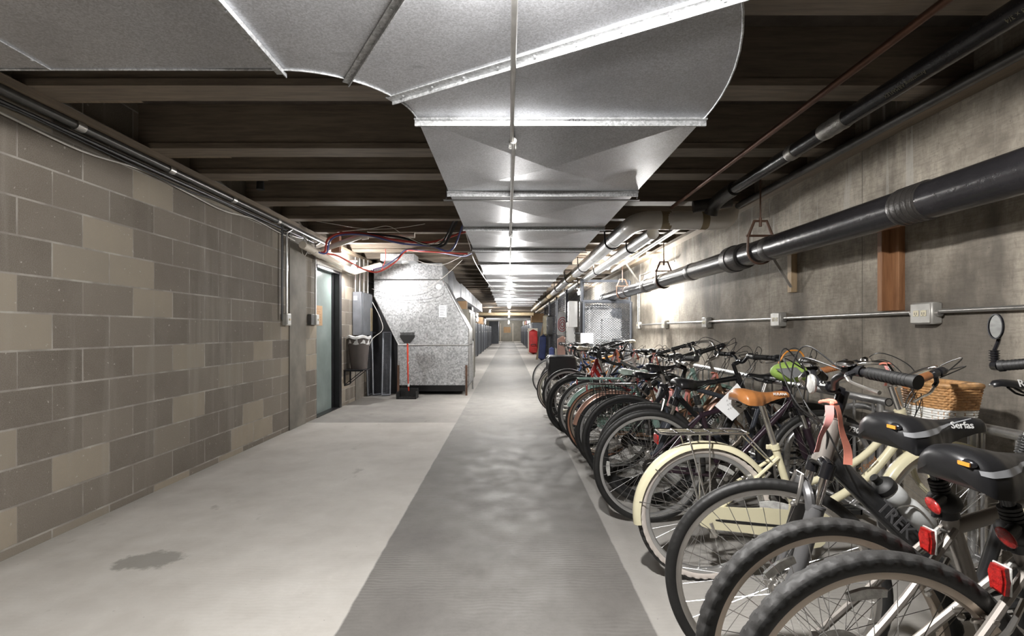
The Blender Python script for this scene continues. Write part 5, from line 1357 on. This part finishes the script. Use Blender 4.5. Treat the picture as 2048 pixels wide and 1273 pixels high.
    if g('guard'):
        gq = MB(); L_ = bb.x
        out = [(-.02, .05), (-.05, .0), (-.02, -.045), (L_*.5, -.06), (L_+.03, -.105), (L_+.10, -.05), (L_+.11, .02), (L_+.07, .09), (L_+.0, .105), (L_*.5, .06)]
        out = catmull([(a, -.062, R+b_+(bb.z-R)*max(0, min(1, a/L_))) for a, b_ in out], 4, True)
        gq.prism(out, (0, -.012, 0)); gq.build('chain_guard', g('guard'), root)
        gq = MB().prism(catmull([(.05, -.0745, R-.005), (L_*.7, -.0745, R-.03), (L_-.02, -.0745, bb.z+.0), (L_*.7, -.0745, R-.04), (.05, -.0745, R-.017)], 3, True), (0, -.001, 0)); gq.build('guard_slot', 'cable_black', root)
    # ---- fenders
    if g('fender'):
        def fender(hub_, a0, a1, mat_, nm='fender'):
            w2 = g('tw', .04)*.5+.012; rf = R+.014; q = MB(); vs = []; n = 36; pr = [(-1, -.022), (-.85, -.006), (-.45, .004), (0, .007), (.45, .004), (.85, -.006), (1, -.022)]
            for i in range(n+1):
                t = a0+(a1-a0)*i/n
                for s_, dr in pr: vs.append(hub_+Vector(((rf+dr)*math.cos(t), s_*w2, (rf+dr)*math.sin(t))))
                for s_, dr in pr[::-1]: vs.append(hub_+Vector(((rf+dr-.0015)*math.cos(t), s_*(w2-.0015), (rf+dr-.0015)*math.sin(t))))
            N = 14; fs = [[i*N+k, i*N+(k+1) % N, (i+1)*N+(k+1) % N, (i+1)*N+k] for i in range(n) for k in range(N)]
            fs += [list(range(N))[::-1], [n*N+k for k in range(N)]]
            q.add(vs, fs).xf(mat_); fo_ = q.build(nm, g('fender'), root)
            st_ = MB()
            for t in (a0+(a1-a0)*.12, a0+(a1-a0)*.30) if hub_ is fh else (a0+(a1-a0)*.88, a0+(a1-a0)*.70):
                for s_ in (-1, 1): st_.tube([hub_+Vector((0, s_*.06, 0)), hub_+Vector(((rf-.01)*math.cos(t), s_*w2, (rf-.01)*math.sin(t)))], .0022, 5)
            st_.xf(mat_).build('fender_stay', 'steel', fo_)
        fender(rh, .35, g('fend_end', 3.30), Matrix()); fender(fh, .60 if False else .9-.55, 2.75, Smat)
        # front one reaches back down behind the fork
    if g('rack_m'):
        q = MB(); zt = g('rack_z', R*2+.075); x0, x1 = -.22, .19; w2 = .06
        q.tube([(x1-.04, w2, zt), (x0+.02, w2, zt), (x0, w2-.02, zt), (x0, -w2+.02, zt), (x0+.02, -w2, zt), (x1-.04, -w2, zt), (x1, -w2+.025, zt), (x1, w2-.025, zt)], .0048, 8, closed=True)
        for s_ in (-.02, .02): q.tube([(x0, s_, zt), (x1-.02, s_, zt)], .0035, 6)
        for xx in (-.14, -.06, .02, .10): q.tube([(xx, -w2, zt), (xx, w2, zt)], .0038, 6)
        for s_ in (-1, 1):
            for xx in (-.10, .0): q.tube([(xx, s_*w2, zt), (0, s_*.066, R+.012)], .0038, 6)
            q.tube([(x1-.02, s_*w2*.8, zt), sa+Vector((-.02, s_*.02, -.04))], .0036, 6)
        q.build('rear_rack', g('rack_m'), root)
        MB().box((x0-.012, -.03, zt-.055), (x0-.004, .03, zt-.012), bev=.002).build('rack_reflector', 'redlens', root)
    if g('rack_plate'):
        q = MB(); zt = R*2+.075
        q.box((-.22, -.065, zt-.01), (.22, .065, zt), bev=.004); q.build('rack_deck', g('rack_plate'), root)
    if g('wire_basket'):
        zt = R*2+.07; q = MB()
        for s_ in (-1, 1):
            y_ = s_*.075
            for k in range(14): q.tube([(-.16+k*.026, y_, zt), (-.16+k*.026, y_*1.1, zt-.24)], .0018, 4)
            for k in range(9): q.tube([(-.16, y_*(1+.1*k/8), zt-.03*k), (.178, y_*(1+.1*k/8), zt-.03*k)], .0018, 4)
            for k in range(14): q.tube([(-.16+k*.026, y_*1.1, zt-.24), (-.16+k*.026, y_+s_*.14, zt-.24)], .0018, 4)
            for k in range(14): q.tube([(-.16+k*.026, y_+s_*.14, zt-.24), (-.16+k*.026, y_+s_*.14, zt)], .0018, 4)
            for k in range(9): q.tube([(-.16, y_+s_*.14, zt-.03*k), (.178, y_+s_*.14, zt-.03*k)], .0018, 4)
        q.build('wire_pannier', 'black_paint', root)
    if g('pannier'):
        for s_ in (-1, 1):
            MB().box((-.20, s_*.07, .50), (.20, s_*.20, .83), bev=.03).build('pannier_bag', 'saddle_black', root)
    if g('tail'):
        for z_, k in ((.155, 0), (.225, 1)):
            c0 = Vector((sa.x-.10, -.035, sa.z-.165+z_*.95))
            if k == 0:
                q = MB().prism([(c0.x, c0.y-.018, c0.z-.030), (c0.x, c0.y+.015, c0.z-.026), (c0.x, c0.y+.020, c0.z+.010), (c0.x, c0.y+.014, c0.z+.028), (c0.x, c0.y-.017, c0.z+.028), (c0.x, c0.y-.021, c0.z+.0)], (.010, 0, 0))
                q.prism([(c0.x-.004, c0.y-.014, c0.z-.024), (c0.x-.004, c0.y+.011, c0.z-.020), (c0.x-.004, c0.y+.016, c0.z+.008), (c0.x-.004, c0.y+.011, c0.z+.023), (c0.x-.004, c0.y-.013, c0.z+.023), (c0.x-.004, c0.y-.017, c0.z+.0)], (.006, 0, 0))
                to = q.build('tail_reflector', 'redlens', root)
                MB().tube([c0+Vector((.01, .0, 0)), c0+Vector((.05, .02, .02)), sa+Vector((-.02, 0, -.01))], .005, 6).box(c0+Vector((.009, -.022, -.031)), c0+Vector((.014, .021, .030)), bev=.002).build('reflector_bracket', 'reflector', to)
            else:
                q = MB().sphere((0, 0, 0), .021, 14, sc=(.35, 1.25, .75)); q.xf(Matrix.Translation(c0+Vector((.02, 0, .02))) @ Matrix.Rotation(.5, 4, 'X')); to = q.build('tail_light', 'redlens', root)
                MB().cyl(c0+Vector((.02, 0, .02)), c0+Vector((.06, .02, .03)), .014, 10).build('light_body', 'black', to)
        MB().sphere(stt+sdir*.03+Vector((0, 0, 0)), .03, 12, sc=(1.2, 1.4, 1)).build('light_clamp', 'black', root)
    if g('cage'):
        dt = (hb_-bb).normalized(); nrm = Vector((-dt.z, 0, dt.x)); c0 = bb+dt*.30+nrm*(dtr+.004)
        q = MB()
        for s_ in (-1, 1): q.tube([c0-dt*.02, c0+nrm*.035+Vector((0, s_*.037, 0))-dt*.01, c0+nrm*.05+Vector((0, s_*.037, 0))+dt*.08, c0+nrm*.02+Vector((0, s_*.037, 0))+dt*.12, c0+dt*.10], .003, 6, smooth=4)
        q.build('bottle_cage', 'alu', root)
        root['_cage'] = 1
        Mloc = Matrix.LocRotScale(root.location, root.rotation_euler, None)
        bc = c0+nrm*.038-dt*.01
        wp = Mloc @ bc; wd = (Mloc.to_3x3() @ dt).normalized()
        bt_ = thing('water_bottle', 'translucent water bottle with black cap in the frame of the charcoal bicycle', 'bottle', wp)
        rot = Vector((0, 0, 1)).rotation_difference(wd).to_matrix().to_4x4()
        MB().lathe([(.0001, 0), (.034, 0), (.037, .006), (.037, .085), (.033, .10), (.030, .112), (.034, .125), (.037, .135), (.037, .165), (.034, .178), (.0001, .178)], 'z', 28).xf(rot).build('bottle_body', 'bottle', bt_)
        MB().lathe([(.0001, .178), (.0365, .178), (.0365, .196), (.028, .206), (.014, .210), (.012, .222), (.0135, .226), (.0135, .234), (.0001, .236)], 'z', 28).xf(rot).build('bottle_cap', 'black', bt_)
    if g('wicker'):
        c0 = H+Vector((.20, 0, -.10)); q = MB(); qw = MB()
        nx = 48; rows = 17; W2, D2, Hh = .15, .10, .19
        def rim_pt(t, sc, z):
            a = 2*PI*t; cx_ = math.copysign(abs(math.cos(a))**.55, math.cos(a)); sy_ = math.copysign(abs(math.sin(a))**.55, math.sin(a)); return c0+Vector((cx_*D2*sc, sy_*W2*sc, z))
        for r_ in range(rows):
            z = -Hh/2+Hh*r_/(rows-1); sc = .80+.20*r_/(rows-1); pts = []
            for i in range(nx):
                wv_ = 1+.022*(1 if (i+r_) % 2 else -1); pts.append(rim_pt(i/nx, sc*wv_, z))
            (q if r_ > rows*.45 else qw).tube(pts, .0062, 5, closed=True)
        for i in range(nx//2):
            a = rim_pt(i*2/nx, .80, -Hh/2); b_ = rim_pt(i*2/nx, 1.0, Hh/2); q.tube([a, b_], .004, 4)
        q.tube([rim_pt(i/nx, 1.01, Hh/2+.008) for i in range(nx)], .011, 8, closed=True)
        qw.prism([rim_pt(i/nx, .79, -Hh/2) for i in range(nx)], (0, 0, .006))
        bo = q.xf(Smat).build('wicker_basket', 'wicker', root); qw.xf(Smat).build('white_weave', 'wicker_white', bo)
        lin = MB(); lin.prism([rim_pt(i/nx, .86, Hh/2-.03) for i in range(nx)], (0, 0, .02)); lin.xf(Smat).build('basket_lining', 'white', bo)
    return root, {'ht': ht, 'hb': hb_, 'H': H, 'bb': bb, 'stt': stt, 'sa': sa, 'S': Smat, 'Lc': Lc, 'Rc': Rc, 'root': root}
def bw(info, p):                                # bike-local point -> world
    r = info['root']; return Matrix.LocRotScale(r.location, r.rotation_euler, None) @ Vector(p)
def ribbon(lab, p, d1=.16, d2=.22, m='ribbon', spread=.03, wd=.012, yaw=0):
    t = thing('marker_ribbon', lab, 'ribbon', p, rz=yaw, group='coral ribbons tied to the bikes')
    MB().tube([(.024*math.cos(a), .018*math.sin(a), .004*math.sin(a*2)) for a in [2*PI*k/12 for k in range(12)]], .005, 6, closed=True).sphere((0, -.022, -.002), .009, 8).build('ribbon_knot', 'ribbon', t)
    for s_, L_, m_ in ((-1, d1, 'ribbon_pink'), (1, d2, m)):
        mb = MB(); vs = []; n = 12
        for i in range(n+1):
            f = i/n; x = s_*(.008+spread*f)+.004*math.sin(f*9+s_); z = -.008-L_*f; tw_ = .5*math.sin(f*3.2+s_); y_ = -.026-.008*math.sin(f*4)
            for w_ in (-wd, wd):
                for th_ in (-.0006, .0006): vs.append((x+w_*math.cos(tw_), y_+w_*math.sin(tw_)+th_, z))
        fs = []
        for i in range(n):
            a = i*4; b_ = a+4
            fs += [[a, a+2, b_+2, b_], [a+1, b_+1, b_+3, a+3], [a, b_, b_+1, a+1], [a+2, a+3, b_+3, b_+2]]
        fs += [[0, 1, 3, 2], [n*4, n*4+2, n*4+3, n*4+1]]
        mb.add(vs, fs).build('ribbon_tail', m_, t)
    return t

cyp = dict(R=.345, tw=.044, wb=1.08, near=True, frame='comfort', paint='champagne', tube=.019, rim='rim_tan', tread='knob', depth=.018, tyre='tyre', post='gloss_black', bellows=True,
           sad_L=.28, sad_W=.098, sad_m=('saddle_black', 'grey_stripe'), sad_stripe=True, sad_th=.092, sad_badge=True, fork='susp', fork_paint='champagne', bar='hybrid', stem_up=.14, stem_fw=.07,
           head_len=.15, st_len=.44, tail=True, disc=True, decals=[('Cypress', .036, .30, 'top', 'cream')])
I = {}
_, I[1] = make_bike(dict(cyp, x=.82, y=1.10, saddle_h=.925, wrot=.9, refl_at=(.75, 2.6), sad_text=('Suntour', .020, (.185, .036, -.022), 'white'), label='warm silver bicycle nearest the camera, in the lower right corner'))
_, I[2] = make_bike(dict(cyp, x=.83, y=1.295, saddle_h=.965, wrot=.2, refl_at=(2.3,), mirror=True, sad_text=('Serfas', .024, (.195, .034, -.022), 'white'), label='warm silver bicycle with mirror, second from the camera', stem_up=.165, mirror_yaw=-12))
_, I[3] = make_bike(dict(x=.872, y=1.64, dir=-1, R=.342, tw=.040, wb=1.12, bbx=.46, rake=.03, head_angle=73, head_r=.028, head_paint='champagne', lower_r=.0255, near=True, frame='comfort', paint='greypaint', tube=.020, down_tube=.033, dt_flat=.62, rim='alu', tread='fine', depth=.018, head_len=.155,
    fork='susp', fork_len=.435, lower_paint='forkgrey', post='gloss_black', bellows=True, sad_m=('saddle_black',), sad_W=.085, sad_L=.29, saddle_h=1.03, bar='hybrid', bar_scale=1.0, stem_up=.085, stem_fw=.045, stem_fat=True, steer=-14,
    big_pods=True, grip_L=.14, grip_r=.0175, front_reflector=True, cage=True, st_len=.48, sad_text=('Rx', .034, (.215, .032, -.018), 'white'), refl_at=(2.1,), wrot=.25,
    decals=[('TREK', .062, .42, 'down', 'greyletter'), ('7300', .024, .90, 'top', 'white')], label='charcoal bicycle with its front wheel towards the aisle, third from the camera'))
_, I[4] = make_bike(dict(x=.925, y=2.36, R=.318, tw=.042, wb=1.14, near=True, frame='mixte', paint='cream', tube=.017, down_tube=.019, rim='rim_silver', side='whitewall', tread='knob', depth=.02, fender='cream', rack_m='chrome', rack_z=.70,
    post='alu', clamp='cream', sad_m=('tan',), sad_W=.10, sad_L=.26, sad_th=.07, springs=True, saddle_h=.905, bar='north', bar_m='chrome', grip_m='tan_grip', grip_L=.13, bell=True, stem_up=.12, stem_fw=.03, stem_m='chrome', guard='cream', pedal_m='black',
    wicker=True, head_len=.12, st_len=.36, sad_text=('KULANA', .016, (.20, .034, -.018), 'white'), shifters=True, decals=[('7 Speed', .03, .38, 'down', 'stud')], label='cream step-through bicycle with chrome rear rack, tan saddle and wicker basket', wrot=.1))
_, I[5] = make_bike(dict(x=.865, y=3.07, R=.345, tw=.042, near=True, frame='comfort', paint='purple', rim='rim_silver', rim_m='rim_silver', tread='fine', depth=.02, sad_m=('saddle_black', 'grey_stripe'), saddle_h=.89, bellows=True, sad_W=.092,
    fork='susp', bar='riser', stem_up=.10, refl_at=(3.2,), label='dark plum bicycle with silver rims, first one behind the cream bicycle', wrot=0))
_, I[6] = make_bike(dict(x=.95, y=3.39, dir=-1, R=.345, tw=.046, wb=1.07, near=True, frame='comfort', paint='slate', rim='rim_black', depth=.034, fork='susp', lower_paint='slate', fork_paint='slate', bar='riser', bar_m='alu', big_pods=False, saddle_h=.9, stem_up=.09,
    rim_text=('WEINMANN', 'white'), refl_at=(3.75,), steer=-8, label='slate-coloured bicycle with black deep rims and its front wheel towards the aisle'))
_, I[7] = make_bike(dict(x=.90, y=3.80, R=.345, tw=.042, near=True, frame='diamond', paint='gloss_black', tube=.020, rim='rim_black', fork='susp', bar='riser', headlight=True, saddle_h=.93, st_len=.50, stem_up=.08, refl=False,
    head_len=.14, decals=[('GIANT', .04, .5, 'down', 'white')], label='glossy black bicycle with silver headlight behind the plum bicycle'))
_, I[8] = make_bike(dict(x=.88, y=4.18, R=.330, tw=.05, frame='mixte', paint='copper', fender='rose', fend_end=2.95, side=None, rim='rim_silver', rack_m='chrome', rack_z=.73, wire_basket=True, bar='cruiser', bar_m='chrome', saddle_h=.84, sad_m=('saddle_black',), springs=True, stem_up=.12, stem_m='chrome',
    head_len=.13, label='bronze and rose cruiser bicycle with rear rack and wire pannier'))
_, I[9] = make_bike(dict(x=.86, y=4.63, R=.335, tw=.05, frame='mixte', paint='mint', fender='mint', fend_end=2.7, side='tanwall', rim='rim_tan', rack_m='mint', rack_z=.735, bar='cruiser', bar_m='chrome', grip_m='black', sad_m=('mint_pale',), sad_W=.1, springs=True, saddle_h=.83, guard='mint',
    stem_m='chrome', label='mint green cruiser bicycle with pale mint saddle'))
_, I[10] = make_bike(dict(x=.84, y=5.12, dir=-1, R=.34, tw=.036, frame='comfort', paint='silverpaint', rim='rim_silver', fork='rigid', bar='drop', head_len=.24, fork_len=.39, saddle_h=.95, stem_up=.05, label='silver bicycle with drop handlebar and its front wheel towards the aisle', sad_m=('saddle_black',)))
_, I[11] = make_bike(dict(x=.76, y=5.62, R=.34, tw=.05, frame='comfort', paint='navy', rim='rim_black', tread='knob', saddle_h=.95, bar='riser', label='dark mountain bicycle just beyond the silver drop-bar bicycle'))
_, I[12] = make_bike(dict(x=.85, y=6.05, dir=-1, R=.335, tw=.045, frame='mixte', paint='red', tube=.02, rim='rim_silver', saddle_h=.96, bar='riser', bar_m='alu', label='red-framed bicycle in the middle of the row', sad_m=('saddle_black',)))
_, I[13] = make_bike(dict(x=.78, y=6.55, R=.34, tw=.04, frame='diamond', paint='whitepaint', rim='rim_silver', saddle_h=.98, bar='flat', sad_m=('cream_vinyl',), label='white bicycle with black tyres beyond the red-framed one'))
_, I[14] = make_bike(dict(x=.74, y=7.02, R=.345, tw=.045, frame='comfort', paint='gloss_black', rim='creamrim', side='whitewall', pannier=True, saddle_h=.97, bar='cruiser', label='black bicycle with cream rims and a black pannier'))
_, I[15] = make_bike(dict(x=.92, y=7.45, dir=-1, R=.34, tw=.035, frame='diamond', paint='blueframe', rim='rim_silver', saddle_h=1.05, bar='drop', sad_m=('cream_vinyl',), label='blue bicycle with tan saddle near the end of the row'))
_, I[16] = make_bike(dict(x=.90, y=7.9, R=.34, tw=.035, frame='diamond', paint='orange', rim='rim_silver', saddle_h=1.0, bar='flat', label='orange-framed bicycle near the end of the row'))
_, I[17] = make_bike(dict(x=.86, y=8.3, dir=-1, R=.34, tw=.035, frame='diamond', paint='silverpaint', rim='rim_silver', saddle_h=1.0, bar='riser', bar_m='alu', label='silver bicycle second from the far end of the row'))
_, I[18] = make_bike(dict(x=.76, y=8.75, R=.345, tw=.028, frame='diamond', paint='whitepaint', rim='rim_silver', saddle_h=.98, bar='flat', label='thin-tyred road bicycle at the far end of the row by the cage'))

# ---- ribbons, helmet, note
ribbon('coral ribbon tied at the head tube of the charcoal bicycle', bw(I[3], I[3]['ht']+Vector((.045, .0, .05)))+Vector((0, -.03, 0)), .15, .19, 'ribbon', .045)
ribbon('coral ribbon on the handlebar of the cream bicycle', bw(I[4], I[4]['Lc'][14]), .10, .05, 'ribbon', .01)
v = bw(I[7], I[7]['sa'].lerp(I[7]['ht'], .28)); ribbon('long coral ribbon on the top tube of the glossy black bicycle', v+Vector((0, -.0, 0)), .12, .21, 'ribbon', .01)
v = bw(I[7], I[7]['sa'].lerp(I[7]['ht'], .06)); ribbon('pink ribbon pair beside the saddle of the glossy black bicycle', v, .16, .2, 'ribbon_pink', .03)
v = bw(I[8], I[8]['ht']); ribbon('coral ribbon at the head tube of the bronze cruiser', v, .06, .08)
v = bw(I[10], I[10]['ht']); ribbon('coral ribbon at the head of the silver drop-bar bicycle', v+Vector((0, 0, .06)), .10, .14)
for k, (i_, dz, lab) in enumerate(((13, .08, 'coral ribbon on the stem of the white bicycle'), (16, .08, 'coral ribbon on the stem of the orange-framed bicycle'), (11, .06, 'coral ribbon on the stem of the dark mountain bicycle'), (17, .1, 'bright coral ribbon on the silver bicycle near the cage'), (15, .02, 'coral ribbon on the blue bicycle'))):
    ribbon(lab, bw(I[i_], I[i_]['H'])+Vector((0, 0, dz*.3)), .09, .12)
# lime helmet-like bag hanging from the plum bicycle's bar
v = Vector((1.70, 3.0, .93))
t = thing('helmet', 'lime green helmet with grey visor hanging from the dark plum bicycle', 'helmet', v)
hm = MB().sphere((0, 0, 0), .1, 20, sc=(1.25, .85, .62)); hm.build('helmet_shell', 'lime', t)
MB().prism([(-.13, -.07, .02), (-.02, -.088, .03), (.02, -.092, -.01), (-.06, -.088, -.035)], (0, .012, .002)).build('visor', 'grey_stripe', t)
MB().tube([(-.08, 0, .05), (-.03, 0, .12), (.05, 0, .12), (.09, 0, .05)], .005, 6, smooth=3).build('chin_strap', 'orange', t)
t = thing('paper_note', 'white handwritten note standing between the cream rack and the tan saddle', 'note', bw(I[4], (.18, .11, .80)))
MB().prism([(-.085, 0, .005), (.0, 0, -.07), (.105, .01, .02), (.03, .01, .115)], (.0, .002, 0)).build('note_sheet', 'paper', t)
mk = MB()
for r_ in range(3):
    for k in range(7): mk.tube([(-.03+k*.010+r_*.004, -.0012+.004*(0), .03-r_*.022+k*.006), (-.026+k*.010+r_*.004, -.0012, .038-r_*.022+k*.006), (-.022+k*.010+r_*.004, -.0012, .028-r_*.022+k*.006)], .0007, 3)
mk.build('handwriting', 'grey_stripe', t)
